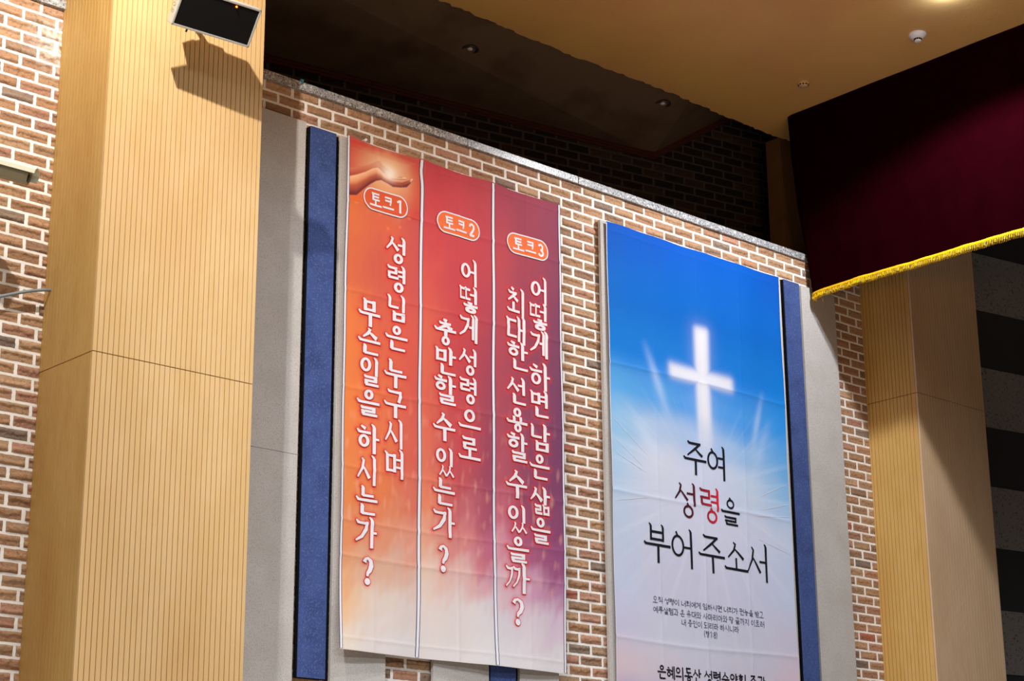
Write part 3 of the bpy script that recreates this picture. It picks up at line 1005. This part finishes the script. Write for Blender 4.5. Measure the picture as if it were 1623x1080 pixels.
for bx, bz, br in ((6.86, 5.60, .016), (6.64, 5.575, .014), (6.70, 5.49, .011), (6.56, 5.60, .013), (6.45, 5.60, .018), (6.79, 5.52, .01)):
    d = np.hypot(Xf - bx, Zf - bz)
    w = np.clip((br - d) / .006 + .5, 0, 1)[:, None] * .4
    colr = colr * (1 - w) + lin((240, 140, 70)) * w
V = np.stack([Xf, surf_talk(Xf, Zf), Zf], 1)
V[:, 0] -= lean(Zf)
np_mesh('cloth', V, grid_faces(*X.shape), M['cloth'], talk, colr)


def ribbon(name, xc, w, z0, z1, surf, lift, mt, parent, edge=None, top=None, bow=None):
    """printed vertical line on the cloth: white core with navy edges"""
    n = 260
    z = np.linspace(z0, z1, n)
    VV, FF, MI, b = [], [], [], 0
    bx = bow(z) if bow is not None else 0 * z
    for (a0, a1, mi, dl) in ([(-w / 2, w / 2, 0, .0006)] + ([(-w / 2 - edge, -w / 2, 1, 0), (w / 2, w / 2 + edge, 1, 0)] if edge else [])):
        for q in (a0, a1):
            x = xc + bx + q
            VV.append(np.stack([x - (lean(z) if surf is surf_talk else 0), surf(x, z) - lift - dl, z], 1))
        i = np.arange(n - 1) + b
        FF.append(np.stack([i, i + n, i + n + 1, i + 1], 1)); MI += [mi] * (n - 1); b += 2 * n
    return np_mesh(name, np.concatenate(VV), np.concatenate(FF), mt, parent, None, True, MI)


bow1 = lambda z: 0.010 * np.exp(-((z - 5.93) / .07) ** 2) * -1 + 0.004 * np.sin(z * 2.4)
ribbon('border_stripe', 6.386, .013, 2.930, 6.008, surf_talk, .0016, [M['ink_white'], M['ink_navy']], talk, .004)
ribbon('border_stripe', 6.955, .019, 2.930, 6.004, surf_talk, .0016, [M['ink_white'], M['ink_navy']], talk, .005, bow=bow1)
ribbon('border_stripe', 7.548, .019, 2.930, 6.004, surf_talk, .0016, [M['ink_white'], M['ink_navy']], talk, .005)
ribbon('border_stripe', 8.133, .013, 2.930, 6.004, surf_talk, .0016, [M['ink_white'], M['ink_navy']], talk, .004)
for k in TXT:
    strokes_mesh([(pens[k], 0.0042, .0032, 1), (pens[k], 0, .0046, 0)], surf_talk, 'lettering', [M['ink_white'], M['ink_red']], talk)


# badges 'talk 1..3': pill with white rim and bold lettering
def pill(x0, x1, z0, z1, n=40):
    r = (z1 - z0) / 2
    zc = (z0 + z1) / 2
    p = [(x1 - r + r * math.cos(a), zc + r * math.sin(a)) for a in np.linspace(-math.pi / 2, math.pi / 2, n)]
    p += [(x0 + r + r * math.cos(a), zc + r * math.sin(a)) for a in np.linspace(math.pi / 2, 3 * math.pi / 2, n)]
    q = []
    for a, b in zip(p, p[1:] + p[:1]):
        k = max(1, int(math.hypot(b[0] - a[0], b[1] - a[1]) / .008))
        q += [(a[0] + (b[0] - a[0]) * i / k, a[1] + (b[1] - a[1]) * i / k) for i in range(k)]
    return q


for num, bx0, bx1, bzc in (('1', 6.505, 6.841, 5.648), ('2', 7.084, 7.430, 5.641), ('3', 7.671, 8.021, 5.643)):
    z0_, z1_ = bzc - .067, bzc + .067
    P = pill(bx0, bx1, z0_, z1_)
    n = len(P)
    VV, FF = [], []
    K = 9
    xc = (bx0 + bx1) / 2
    for k in range(K + 1):
        f = 1 - k / K
        hw = (bx1 - bx0) / 2 - .067
        for x, z in P:
            cx = min(max(x, xc - hw), xc + hw)
            x_, z_ = cx + (x - cx) * f, bzc + (z - bzc) * f
            VV.append((x_, float(surf_talk(np.array([x_]), np.array([z_]))[0]) - .0036, z_))
    for k in range(K):
        for i in range(n):
            FF.append((k * n + i, k * n + (i + 1) % n, (k + 1) * n + (i + 1) % n, (k + 1) * n + i))
    bd = np_mesh('badge', np.array(VV), np.array(FF), M['ink_orange'] if num != '1' else mat('flame_badge_ink', (216, 88, 50), .75, .15), talk)
    rim = [(np.array(p)) for p in P] + [np.array(P[0])]
    strokes_mesh([([(rim, [.0085] * len(rim))], 0, .0050, 0)], surf_talk, 'rim', M['ink_white'], bd)
    pn = Pen(.0150, .0118, 0)
    w = bx1 - bx0
    pn.glyph('토', bx0 + w * .135, bx0 + w * .41, bzc - .042, bzc + .042)
    pn.glyph('크', bx0 + w * .435, bx0 + w * .69, bzc - .042, bzc + .040)
    pn.symbol(num, bx0 + w * .755, bx0 + w * .885, bzc - .044, bzc + .042)
    strokes_mesh([(pn.out, 0, .0054, 0)], surf_talk, 'badge_lettering', M['ink_white'], bd)

# printed picture: two cupped hands holding a light
hx = np.linspace(6.394, 6.940, 138); hz = np.linspace(5.60, 5.985, 98)
HX, HZ = np.meshgrid(hx, hz, indexing='ij')
px, pz = HX.ravel(), HZ.ravel()


def sdf(px, pz, poly):
    P = np.array(poly, float); n = len(P)
    d = np.full(px.shape, 9.0); inside = np.zeros(px.shape, bool)
    for i in range(n):
        a, b = P[i], P[(i + 1) % n]
        e = b - a
        t = np.clip(((px - a[0]) * e[0] + (pz - a[1]) * e[1]) / (e @ e), 0, 1)
        d = np.minimum(d, np.hypot(px - a[0] - t * e[0], pz - a[1] - t * e[1]))
        c = (a[1] > pz) != (b[1] > pz)
        with np.errstate(divide='ignore', invalid='ignore'):
            inside ^= c & (px < (b[0] - a[0]) * (pz - a[1]) / (b[1] - a[1]) + a[0])
    return np.where(inside, -d, d)


def over(c, col, w):
    return c * (1 - w[:, None]) + lin(col) * w[:, None]


cw = field(px + 0.02 * wnoise(px, pz, 30, 41), pz, tx, tz, tab)
gl = np.exp(-(((px - 6.69) / .20) ** 2 + ((pz - 5.86) / .14) ** 2))
cw = over(cw, (238, 184, 138), gl * .85)
for k in range(9):
    a = math.radians(35 + k * 14)
    d = (px - 6.70) * math.sin(a) - (pz - 5.84) * math.cos(a)
    fwd = (px - 6.70) * math.cos(a) + (pz - 5.84) * math.sin(a)
    cw = over(cw, (246, 204, 160), .22 * np.exp(-(d / (.006 + .1 * fwd.clip(0))) ** 2) * (fwd > 0) * np.exp(-fwd / .16))
back_hand = [(6.39, 5.800), (6.47, 5.828), (6.545, 5.862), (6.60, 5.900), (6.622, 5.908), (6.655, 5.885), (6.70, 5.872), (6.72, 5.85), (6.69, 5.832), (6.64, 5.842), (6.60, 5.826), (6.52, 5.79), (6.39, 5.752)]
s = sdf(px, pz, back_hand)
sh = np.clip((pz - (5.755 + (px - 6.39) * .36)) / .075, 0, 1)
w = np.clip(.5 - s / .006, 0, 1)
cw = over(cw, (176, 70, 56), w * .85); cw = over(cw, (238, 150, 108), w * sh * .9)
front_hand = [(6.39, 5.745), (6.45, 5.772), (6.52, 5.81), (6.575, 5.848), (6.612, 5.862), (6.64, 5.85), (6.668, 5.825), (6.72, 5.822), (6.77, 5.838), (6.80, 5.852), (6.83, 5.853), (6.838, 5.843),
              (6.86, 5.848), (6.884, 5.862), (6.888, 5.85), (6.868, 5.825), (6.838, 5.792), (6.79, 5.777), (6.73, 5.766), (6.69, 5.778), (6.64, 5.788), (6.60, 5.772), (6.55, 5.735), (6.50, 5.69), (6.45, 5.64), (6.40, 5.628), (6.39, 5.63)]
s = sdf(px, pz, front_hand)
w = np.clip(.5 - s / .006, 0, 1)
topl = np.interp(px, [6.39, 6.52, 6.60, 6.66, 6.75, 6.88], [5.745, 5.81, 5.862, 5.826, 5.83, 5.86])
botl = np.interp(px, [6.39, 6.45, 6.55, 6.64, 6.73, 6.80, 6.88], [5.63, 5.64, 5.735, 5.788, 5.766, 5.778, 5.83])
f = np.clip((pz - botl) / (topl - botl + 1e-3), 0, 1)
cw = over(cw, (116, 42, 46), w); cw = over(cw, (218, 112, 72), w * np.clip(f * 1.6 - .15, 0, 1)); cw = over(cw, (246, 190, 144), w * np.clip(f * 2.2 - 1.1, 0, 1))
for pts in ([(6.72, 5.815), (6.78, 5.828), (6.835, 5.842)], [(6.74, 5.796), (6.80, 5.806), (6.865, 5.846)], [(6.76, 5.836), (6.80, 5.846)], [(6.80, 5.806), (6.842, 5.80)]):
    d = np.full(px.shape, 9.0)
    for a, b in zip(pts[:-1], pts[1:]):
        a, b = np.array(a), np.array(b); e = b - a
        t = np.clip(((px - a[0]) * e[0] + (pz - a[1]) * e[1]) / (e @ e), 0, 1)
        d = np.minimum(d, np.hypot(px - a[0] - t * e[0], pz - a[1] - t * e[1]))
    cw = over(cw, (150, 58, 44), w * np.exp(-(d / .0035) ** 2) * .75)
for tip in ((6.882, 5.856), (6.83, 5.852), (6.872, 5.842)):
    cw = over(cw, (250, 204, 170), w * np.exp(-((px - tip[0]) ** 2 + (pz - tip[1]) ** 2) / .007 ** 2) * .7)
cw = over(cw, (255, 244, 232), np.exp(-(((px - 6.70) / .048) ** 2 + ((pz - 5.845) / .042) ** 2)) * .92)
cw = over(cw, (255, 236, 216), np.exp(-(((px - 6.68) / .09) ** 2 + ((pz - 5.87) / .05) ** 2)) * .35)
# the picture fades into the cloth print at its borders
fd = np.clip(np.minimum.reduce([(6.940 - px) / .10, (pz - 5.60) / .05, (5.985 - pz) / .05]), 0, 1)
base_c = field(px + 0.035 * wnoise(px, pz, 22, 5) + 0.02 * wnoise(px, pz, 60, 6), pz + 0.10 * wnoise(px * 2.2, pz, 14, 8) + 0.05 * wnoise(px * 2, pz, 45, 9), tx, tz, tab)
fd = np.maximum(fd, (sdf(px, pz, front_hand) < 0) * 1.0)[:, None]
cw = cw * fd + base_c * (1 - fd)
np_mesh('printed_picture', np.stack([px, surf_talk(px, pz) - .0010, pz], 1), grid_faces(*HX.shape), M['print'], talk, cw)
tag(bpy.context.scene.objects['printed_picture'], 'printed picture of two cupped hands holding a glowing light')

# ---- blue banner with the cross
crossb = empty('banner', (9.47, -0.06, 2.3), 'blue and white cloth banner with a glowing white cross and black Korean writing', 'banner')
X, Z, xs, zs = cloth_grid(8.572, 10.366, 2.30, 5.999, 0.0078, surf_cross)
Xf, Zf = X.ravel(), Z.ravel()
bx_ = [8.572, 9.0, 9.47, 9.95, 10.366]
bz_ = [6.0, 5.55, 5.15, 4.85, 4.6, 4.35, 4.0, 3.6, 3.25, 3.02, 2.8, 2.3]
btab = [
    [(0, 92, 214), (0, 92, 214), (0, 96, 218), (0, 100, 220), (6, 92, 212)],
    [(0, 112, 226), (0, 112, 226), (0, 112, 226), (4, 112, 226), (6, 112, 226)],
    [(10, 124, 222), (20, 124, 222), (24, 124, 224), (18, 124, 224), (12, 124, 224)],
    [(84, 160, 224), (84, 156, 222), (84, 150, 222), (72, 148, 222), (40, 140, 224)],
    [(142, 188, 226), (170, 194, 226), (166, 190, 228), (148, 184, 226), (92, 162, 224)],
    [(168, 198, 228), (206, 210, 228), (204, 210, 232), (190, 206, 230), (136, 184, 226)],
    [(186, 202, 226), (202, 206, 226), (206, 208, 228), (204, 208, 230), (194, 206, 232)],
    [(192, 202, 228), (202, 202, 224), (202, 202, 224), (200, 202, 226), (196, 206, 232)],
    [(200, 196, 222), (202, 204, 222), (202, 204, 222), (202, 202, 222), (206, 200, 222)],
    [(214, 194, 204), (208, 198, 212), (202, 200, 218), (204, 198, 216), (218, 196, 212)],
    [(182, 168, 206), (192, 178, 210), (196, 188, 214), (198, 188, 212), (206, 182, 206)],
    [(150, 140, 196), (160, 150, 200), (168, 160, 204), (170, 160, 204), (176, 156, 200)]]
nz_ = 0.07 * wnoise(Xf, Zf, 7, 61) + .03 * wnoise(Xf, Zf * 1.5, 20, 62)
col2 = field(Xf + .04 * wnoise(Xf, Zf, 9, 63), Zf + nz_ * np.clip((5.3 - Zf) / .6, 0, 1), bx_, bz_, btab)
col2 = col2 * np.array([.9, .73, .66]) ** np.clip((Zf[:, None] - 4.85) / .6, 0, 1)
ocx, ocz = 9.49, 4.28                                                  # where the printed rays come from
ang = np.arctan2(Zf - ocz, Xf - ocx); rad = np.hypot(Xf - ocx, Zf - ocz)
rayf = np.clip(np.sin(ang * 37 + 1.3) * .5 + np.sin(ang * 83) * .35 + np.sin(ang * 19 + 2) * .4, 0, 1.2)
w = rayf * np.clip((rad - .25) / .4, 0, 1) * np.clip((1.35 - rad) / .6, 0, 1) * np.clip((4.95 - Zf) / .5, 0, 1)
col2 = col2 * (1 - .16 * w[:, None]) + lin((232, 236, 246)) * (.16 * w[:, None])
for x0, z0, x1, z1, hw, op in ((8.90, 5.24, 9.12, 4.74, .045, .34), (10.13, 5.10, 9.98, 4.62, .035, .32), (8.70, 4.78, 9.05, 4.42, .06, .3), (10.2, 4.9, 10.0, 4.5, .05, .2)):
    e = np.array([x1 - x0, z1 - z0]); Ln = np.hypot(*e); e /= Ln
    t = ((Xf - x0) * e[0] + (Zf - z0) * e[1]) / Ln
    d = np.abs((Xf - x0) * e[1] - (Zf - z0) * e[0])
    w = np.exp(-(d / (hw * (.7 + .3 * t.clip(0, 1)))) ** 2) * np.clip(t / .5, 0, 1) * np.clip((1.15 - t) / .5, 0, 1) * op
    col2 = col2 * (1 - w[:, None]) + lin((214, 228, 246)) * w[:, None]


def soft_box(x0, x1, z0, z1, b):
    f = lambda t: 1 / (1 + np.exp(-t / b))
    return f(Xf - x0) * f(x1 - Xf) * f(Zf - z0) * f(z1 - Zf)


w = np.maximum(soft_box(9.422, 9.556, 4.2, 5.432, .013) * np.clip((Zf - 4.35) / .45, 0, 1), soft_box(9.150, 9.800, 5.018, 5.116, .013))
w = np.maximum(w, 0.18 * soft_box(9.40, 9.578, 4.3, 5.45, .03) * np.clip((Zf - 4.4) / .45, 0, 1))
col2 = col2 * (1 - .96 * w[:, None]) + lin((226, 225, 232)) * (.96 * w[:, None])
np_mesh('cloth', np.stack([Xf, surf_cross(Xf, Zf), Zf], 1), grid_faces(*X.shape), M['cloth'], crossb, col2)
# thin printed light rays
thin = []
for x0, z0, x1, z1 in ((8.60, 4.63, 8.93, 4.42), (8.60, 4.50, 8.88, 4.34), (8.62, 4.40, 8.92, 4.30), (10.03, 4.30, 10.33, 4.43), (10.05, 4.21, 10.35, 4.29), (10.0, 4.16, 10.35, 4.20), (8.6, 4.08, 8.9, 4.14), (10.0, 4.0, 10.34, 3.93)):
    thin.append(([np.array((x0, z0)), np.array(((x0 + x1) / 2, (z0 + z1) / 2)), np.array((x1, z1))], [.0022, .0035, .0018]))
for ray in thin: strokes_mesh([([ray], 0, .0018, 0)], surf_cross, 'printed_ray', M['ink_white'], crossb)
ribbon('border_stripe', 8.5745, .005, 2.31, 5.99, surf_cross, .0012, [M['ink_white']], crossb)
ribbon('border_stripe', 10.3635, .005, 2.31, 5.99, surf_cross, .0012, [M['ink_white']], crossb)

T1 = [('주', 9.269, 9.49, 4.362, 4.592), ('여', 9.495, 9.683, 4.36, 4.6)]
T2 = [('성', 9.17, 9.377, 4.053, 4.299), ('령', 9.415, 9.608, 4.048, 4.295)]
T2b = [('을', 9.625, 9.812, 4.058, 4.241)]
T3 = [('부', 8.853, 9.104, 3.714, 3.972), ('어', 9.109, 9.324, 3.709, 3.975), ('주', 9.38, 9.641, 3.705, 3.96), ('소', 9.637, 9.879, 3.747, 3.944), ('서', 9.876, 10.092, 3.702, 3.968)]
brush = lambda: Pen(.0215, .0165, .014, True)
for tx_ in (T1, T3):
    strokes_mesh([(write(tx_, brush()), 0, .0026, 0)], surf_cross, 'lettering', M['ink_black'], crossb)
mr_ = bpy.data.materials.new('crimson_fade_ink')
mr_.use_nodes = True
N, L = mr_.node_tree.nodes, mr_.node_tree.links
N['Principled BSDF'].inputs['Roughness'].default_value = .75
N['Principled BSDF'].inputs['Specular IOR Level'].default_value = .15
tcn = N.new('ShaderNodeTexCoord'); sep = N.new('ShaderNodeSeparateXYZ'); mrg = N.new('ShaderNodeMapRange'); ramp = N.new('ShaderNodeValToRGB')
L.new(tcn.outputs['Object'], sep.inputs[0]); L.new(sep.outputs['X'], mrg.inputs['Value'])
mrg.inputs['From Min'].default_value = 9.17; mrg.inputs['From Max'].default_value = 9.61
L.new(mrg.outputs[0], ramp.inputs[0]); L.new(ramp.outputs[0], N['Principled BSDF'].inputs['Base Color'])
ramp.color_ramp.elements[0].color = tuple(lin((52, 20, 34))) + (1,)
ramp.color_ramp.elements[0].position = 0.05
ramp.color_ramp.elements[1].color = tuple(lin((214, 34, 54))) + (1,)
e_ = ramp.color_ramp.elements.new(0.5); e_.color = tuple(lin((92, 22, 38))) + (1,)
tag(strokes_mesh([(write(T2, brush()), 0, .0026, 0)], surf_cross, 'lettering', mr_, crossb), 'dark red lettering fading to crimson')
strokes_mesh([(write(T2b, Pen(.0165, .0145, .011, True)), 0, .0026, 0)], surf_cross, 'lettering', M['ink_black'], crossb)
for text, x0, x1, z0, z1 in (('오직 성령이 너희에게 임하시면 너희가 권능을 받고', 8.923, 10.018, 3.450, 3.493),
                             ('예루살렘과 온 유대와 사마리아와 땅 끝까지 이르러', 8.924, 10.021, 3.384, 3.429),
                             ('내 증인이 되리라 하시니라', 9.190, 9.754, 3.324, 3.369), ('(행 1:8)', 9.405, 9.540, 3.268, 3.311)):
    for wd in words(text, line_boxes(text, x0, x1, z0, z1)):
        strokes_mesh([(write(wd, Pen(.0046, .0040, 0)), 0, .0020, 0)], surf_cross, 'small_lettering', M['ink_grey'], crossb)
t_ = '은혜의동산 성령수양회 주관'
for wd in words(t_, line_boxes(t_, 8.941, 10.01, 2.962, 3.050, .3)):
    strokes_mesh([(write(wd, Pen(.0115, .0105, 0)), 0, .0022, 0)], surf_cross, 'lettering', M['ink_black'], crossb)

# hooks that hold the banners
m = MB(); m.tube([(6.52, 0, 6.022), (6.52, -.058, 6.022), (6.52, -.066, 6.008)], .004, 8); m.box(6.514, 6.526, -.064, -.050, 6.008, 6.026)
tag(m.build('banner_hook', M['plastic']), 'small white hook at the top edge of the orange banner', 'hook')

# ------------------------------------------------------------------ stage valance curtain with gold fringe
XV = 10.70


def edge_y(z):
    return np.interp(z, [5.85, 5.966, 6.276, 6.647, 7.075, 7.42], [-.092, -.087, -.047, .008, .045, .06])


val = empty('stage_valance', (XV, -2.5, 7.42), 'dark maroon velvet stage valance with gold fringe hanging from the ochre ceiling', 'curtain')
nv, nu = 60, 420
zz = np.linspace(5.93, 7.418, nv)
ss = np.concatenate([np.linspace(-0.10, 0, 12)[:-1], np.linspace(0, 1, nu) ** 1.1 * 5.2])


def val_pt(s, z):
    """s < 0: the side return behind, s >= 0: along the stage front"""
    ey = edge_y(z)
    y = np.where(s < 0, ey + s * .55, ey - s)
    low = np.clip((6.75 - z) / .8, 0, 1)
    x = XV + np.where(s < 0, -s * .8 - .0, 0)
    w = np.clip(s / .12, 0, 1)
    x = x + w * (0.007 * np.sin(s * 7 + 1.2 * np.sin(z * 2.4)) * (0.35 + .4 * low) + 0.003 * np.sin(s * 21 + z * 3.4) * low + .002 * np.sin(s * 34 - z * 5) * low)
    x = x + 0.02 * np.exp(-np.abs(s) / .03)
    zo = 0.003 * np.sin(np.clip(s, 0, None) * 3.0) * np.clip((6.1 - z) / .2, 0, 1) - 0.012 * np.exp(-np.clip(s, 0, None) / .08) * np.clip((6.1 - z) / .2, 0, 1)
    return x, y, z + zo


S_, Zz = np.meshgrid(ss, zz, indexing='ij')
x, y, z = val_pt(S_, Zz)
np_mesh('curtain_cloth', np.stack([x.ravel(), y.ravel(), z.ravel()], 1), grid_faces(*S_.shape), M['velvet'], val)
# braid header then hanging cords
hs = np.concatenate([np.linspace(-.1, 0, 12)[:-1], np.linspace(0, 5.1, 700)])
rows = [(5.952, .0), (5.950, .006), (5.943, .008), (5.941, .004), (5.939, .008), (5.934, .007), (5.931, .002)]
VV = []
for zr, o_ in rows:
    x, y, z = val_pt(hs, np.full(hs.shape, zr))
    VV.append(np.stack([x - o_ - .002, y, z], 1))
VV = np.stack(VV, 1).reshape(-1, 3)
np_mesh('fringe_braid', VV, grid_faces(len(hs), len(rows)), M['gold'], val)
m = MB()
s = -.095
while s < 3.2:
    x, y, z = (float(a) for a in val_pt(np.array(s), np.array(5.928)))
    x -= .006
    j = random.uniform(-.002, .002)
    L_ = .038 + random.uniform(-.002, .003)
    m.tube([(x, y, z + .004), (x - .002, y + j * .3, z - L_ * .5), (x + j, y + j * .4, z - L_)], .0030, 6)
    s += .0134
m.build('fringe_cords', M['gold'], val, smooth=True)

# ------------------------------------------------------------------ loudspeaker on the near pilaster
BL = Vector((4.712, -0.76, 5.946))
ax = Vector((0.997, -0.074, 0)).normalized()
hn = Vector((-0.074, -0.997, 0)).normalized()
ti = math.radians(38)
up = hn * math.sin(ti) + Vector((0, 0, 1)) * math.cos(ti)
nf = ax.cross(up)                                   # front normal, down towards the seats
if nf.y > 0: nf = -nf
Msp = Matrix(((ax.x, up.x, nf.x, BL.x), (ax.y, up.y, nf.y, BL.y), (ax.z, up.z, nf.z, BL.z), (0, 0, 0, 1)))
WS, HS = 0.435, 0.188
spk = empty('loudspeaker', tuple(BL), 'silver loudspeaker with black grille tilted down on the near wooden pilaster', 'speaker')


def sp(a, b, c): return Msp @ Vector((a, b, c))


m = MB()
m.prism([sp(-.012, b, c) for b, c in ((-.012, .0), (HS + .012, .0), (HS + .012, -.058), (-.012, -.058))], ax * (WS + .024))
m.prism([sp(.075, b, c) for b, c in ((.004, -.058), (HS + .012, -.058), (HS - .02, -.165), (.05, -.165))], ax * (WS - .15))
m.build('cabinet', M['silver'], spk, bevel=.004)
m = MB(); m.box(0, WS, 0, HS, -.004, .006, 0, Msp)
m.build('grille', M['grille'], spk, bevel=.003)
m = MB()
for a0, a1, b0, b1 in ((-.012, WS + .012, -.012, -.001), (-.012, WS + .012, HS + .001, HS + .012), (-.012, -.001, -.012, HS + .012), (WS + .001, WS + .012, -.012, HS + .012)):
    m.box(a0, a1, b0, b1, -.002, .009, 0, Msp)
m.build('bezel', M['silver'], spk, bevel=.002)
m = MB(); m.lathe((0, 0, 0), [(0.005, 0), (.005, .003), (.002, .005)], 12)
led = m.build('indicator_light', M['led'], spk)
led.data.transform(Msp @ Matrix.Translation((WS - .135, HS - .010, .009)))
m = MB(); m.box(.1, .108, -.036, -.010, -.05, -.042, 0, Msp); m.build('safety_stud', M['black'], spk)
# brand letters stand on the left cheek, reading along the cabinet edge
lt = Pen(.0035, .0035, 0)
SEG = {'B': [[(0, 0), (0, 1), (.7, .95), (.8, .75), (.6, .52), (0, .5)], [(.6, .52), (.9, .3), (.75, .05), (0, 0)]],
       'O': [[(.5 + .42 * math.cos(a), .5 + .5 * math.sin(a)) for a in np.linspace(0, 6.283, 14)]],
       'S': [[(.9, .85), (.5, 1), (.1, .8), (.3, .55), (.7, .45), (.9, .2), (.5, 0), (.08, .15)]],
       'E': [[(.9, 1), (0, 1), (0, 0), (.9, 0)], [(0, .5), (.7, .5)]]}
m = MB()
for i, ch in enumerate('BOSE'):
    for pts in SEG[ch]:
        q = [(0.048 + i * .031 + p[0] * .022, -.052 + p[1] * .028) for p in pts]
        for (b0, c0), (b1, c1) in zip(q[:-1], q[1:]):
            m.tube([sp(-.0125, b0, c0), sp(-.0125, b1, c1)], .0018, 6)
m.build('lettering', M['gilt'], spk)
m = MB()
m.box(.14, .26, HS * .3, HS * .75, -.185, -.16, 0, Msp)
c0 = sp(.2, HS * .5, -.18)
m.tube([c0, (c0.x, -.545, c0.z + .03)], .016, 12)
m.box(c0.x - .06, c0.x + .06, -.545, -.533, c0.z - .05, c0.z + .11)
m.build('wall_bracket', M['black'], spk)

# ------------------------------------------------------------------ camera housing and cable on the left brick wall
cc = empty('security_camera', (4.0, 0, 5.0), 'ivory box security camera housing fixed on the left brick wall', 'security camera')
dirv = Vector((0.74, -0.60, -0.26)).normalized()
side = Vector((-0.60, -0.74, 0)).normalized()
upv = side.cross(dirv).normalized()
if upv.z < 0: upv = -upv
nose = Vector((4.168, -0.38, 5.056))


def cp(l, s_, h): return nose + dirv * l + side * s_ + upv * h


body = [(.043, .028), (.043, -.008), (.024, -.040), (-.024, -.040), (-.043, -.008), (-.043, .028)]
m = MB(); m.prism([cp(-.42, a, b) for a, b in body], dirv * .40); m.build('body', M['putty'], cc, bevel=.003)
m = MB()
hood = [(.054, .008), (.054, .030), (.030, .048), (-.030, .048), (-.054, .030), (-.054, -.008), (-.050, -.008), (-.050, .028), (-.028, .043), (.028, .043), (.050, .028), (.050, .008)]
m.prism([cp(-.43, a, b) for a, b in hood], dirv * .455); m.build('sun_hood', M['ivory'], cc)
m = MB(); m.prism([cp(-.021, a * .78, b * .78) for a, b in body], dirv * .003); m.build('front_glass', M['lens'], cc)
m = MB()
fr = [cp(-.02, a, b) for a, b in body]; fi = [cp(-.008, a * .98, b * .98) for a, b in body]; fj = [cp(-.008, a * .78, b * .78) for a, b in body]; fk = [cp(-.018, a * .78, b * .78) for a, b in body]
m.add(fr + fi + fj + fk, [(r * 6 + i, r * 6 + (i + 1) % 6, (r + 1) * 6 + (i + 1) % 6, (r + 1) * 6 + i) for r in range(3) for i in range(6)])
m.build('front_bezel', M['putty'], cc, bevel=.001)
m = MB(); m.tube([cp(-.30, 0, -.038), cp(-.31, 0, -.08), (3.90, -.022, 5.02)], .014, 12); m.box(3.85, 3.95, -.032, -.0185, 4.94, 5.10); m.build('wall_arm', M['putty'], cc)

cab = [(3.5, -.05, 4.40), (3.8, -.05, 4.425), (4.05, -.052, 4.475), (4.20, -.055, 4.515), (4.30, -.058, 4.556), (4.38, -.062, 4.585), (4.44, -.064, 4.602), (4.492, -.064, 4.612)]
m = MB(); m.tube(cab, .0085, 12)
tag(m.build('conduit_cable', M['conduit'], smooth=True), 'grey cable looping off the left brick wall into the wooden pilaster', 'cable')

# ------------------------------------------------------------------ ceiling fittings
d1 = empty('smoke_detector', (10.283, -1.482, 7.42), 'larger white round detector on the ochre ceiling near the lamp glow', 'smoke detector')
m = MB(); m.lathe((10.283, -1.482, 7.42), [(.062, 0), (.064, -.010), (.060, -.016)]); m.build('base_ring', M['plastic'], d1, smooth=True)
m = MB(); m.lathe((10.283, -1.482, 7.404), [(.056, 0), (.046, -.014), (.030, -.021), (.024, -.023)]); m.build('cover', M['plastic'], d1, smooth=True)
m = MB()
for k in range(12):
    a = 2 * math.pi * k / 12
    m.box(-.004, .004, -.0025, .0025, -.006, .006, 0, Matrix.Translation((10.283 + .025 * math.cos(a), -1.482 + .025 * math.sin(a), 7.377)) @ Matrix.Rotation(a + math.pi / 2, 4, 'Z'))
m.build('vent_slots', M['slot'], d1)
m = MB(); m.lathe((10.283, -1.482, 7.376), [(.023, 0), (.025, -.010), (.022, -.016), (.010, -.018)]); m.build('sensor_cap', M['plastic'], d1, smooth=True)
d2 = empty('smoke_detector', (10.314, -.43, 7.42), 'smaller slotted ceiling detector close to the curtain corner', 'smoke detector')
M['plastic_tan'] = mat('warm_lit_plastic', (196, 160, 112), .5, .3)  # white cover with the warm ceiling light put into its colour
m = MB(); m.lathe((10.314, -.43, 7.42), [(.046, 0), (.047, -.008), (.042, -.014), (.034, -.026), (.020, -.034), (.010, -.036)]); m.build('cover', M['plastic_tan'], d2, smooth=True)
m = MB()
for k in range(10):
    a = 2 * math.pi * k / 10
    m.box(-.006, .006, -.003, .003, -.005, .005, 0, Matrix.Translation((10.314 + .036 * math.cos(a), -.43 + .036 * math.sin(a), 7.399)) @ Matrix.Rotation(a + math.pi / 2, 4, 'Z'))
m.build('vent_slots', M['slot'], d2)


def gallery_z(x, y):
    # the gallery soffit's height above a point, for its downlights
    a, b, c_ = Vector((3.4, .33, 7.47)), Vector((9.95, .33, 7.47)), Vector(Cd)
    n_ = (b - a).cross(c_ - a)
    return a.z - (n_.x * (x - a.x) + n_.y * (y - a.y)) / n_.z


for (x, y), lb in (((7.98, .66), 'unlit recessed downlight in the dark gallery ceiling, left one'), ((9.78, .50), 'unlit recessed downlight in the dark gallery ceiling, right one')):
    zg = gallery_z(x, y)
    r_ = empty('downlight', (x, y, zg), lb, 'ceiling light')
    m = MB(); m.lathe((x, y, zg), [(.062, -.001), (.064, -.008), (.050, -.010), (.046, .0), (.04, .03)], 28); m.build('trim_ring', M['can'], r_, smooth=True)
    m = MB(); m.lathe((x, y, zg - .004), [(.018, .02), (.02, 0), (.012, -.006), (.004, -.008)], 16); m.build('bulb', M['bulb'], r_, smooth=True)

# small scraps left on the ledge
m = MB(); m.prism([(6.045, -.018, 6.279), (6.062, -.030, 6.262), (6.070, -.030, 6.287), (6.056, -.018, 6.295)], (0.004, .03, .002))
tag(m.build('plastic_scrap', M['teal']), 'tiny teal plastic scrap lying on the granite ledge edge', 'scrap')
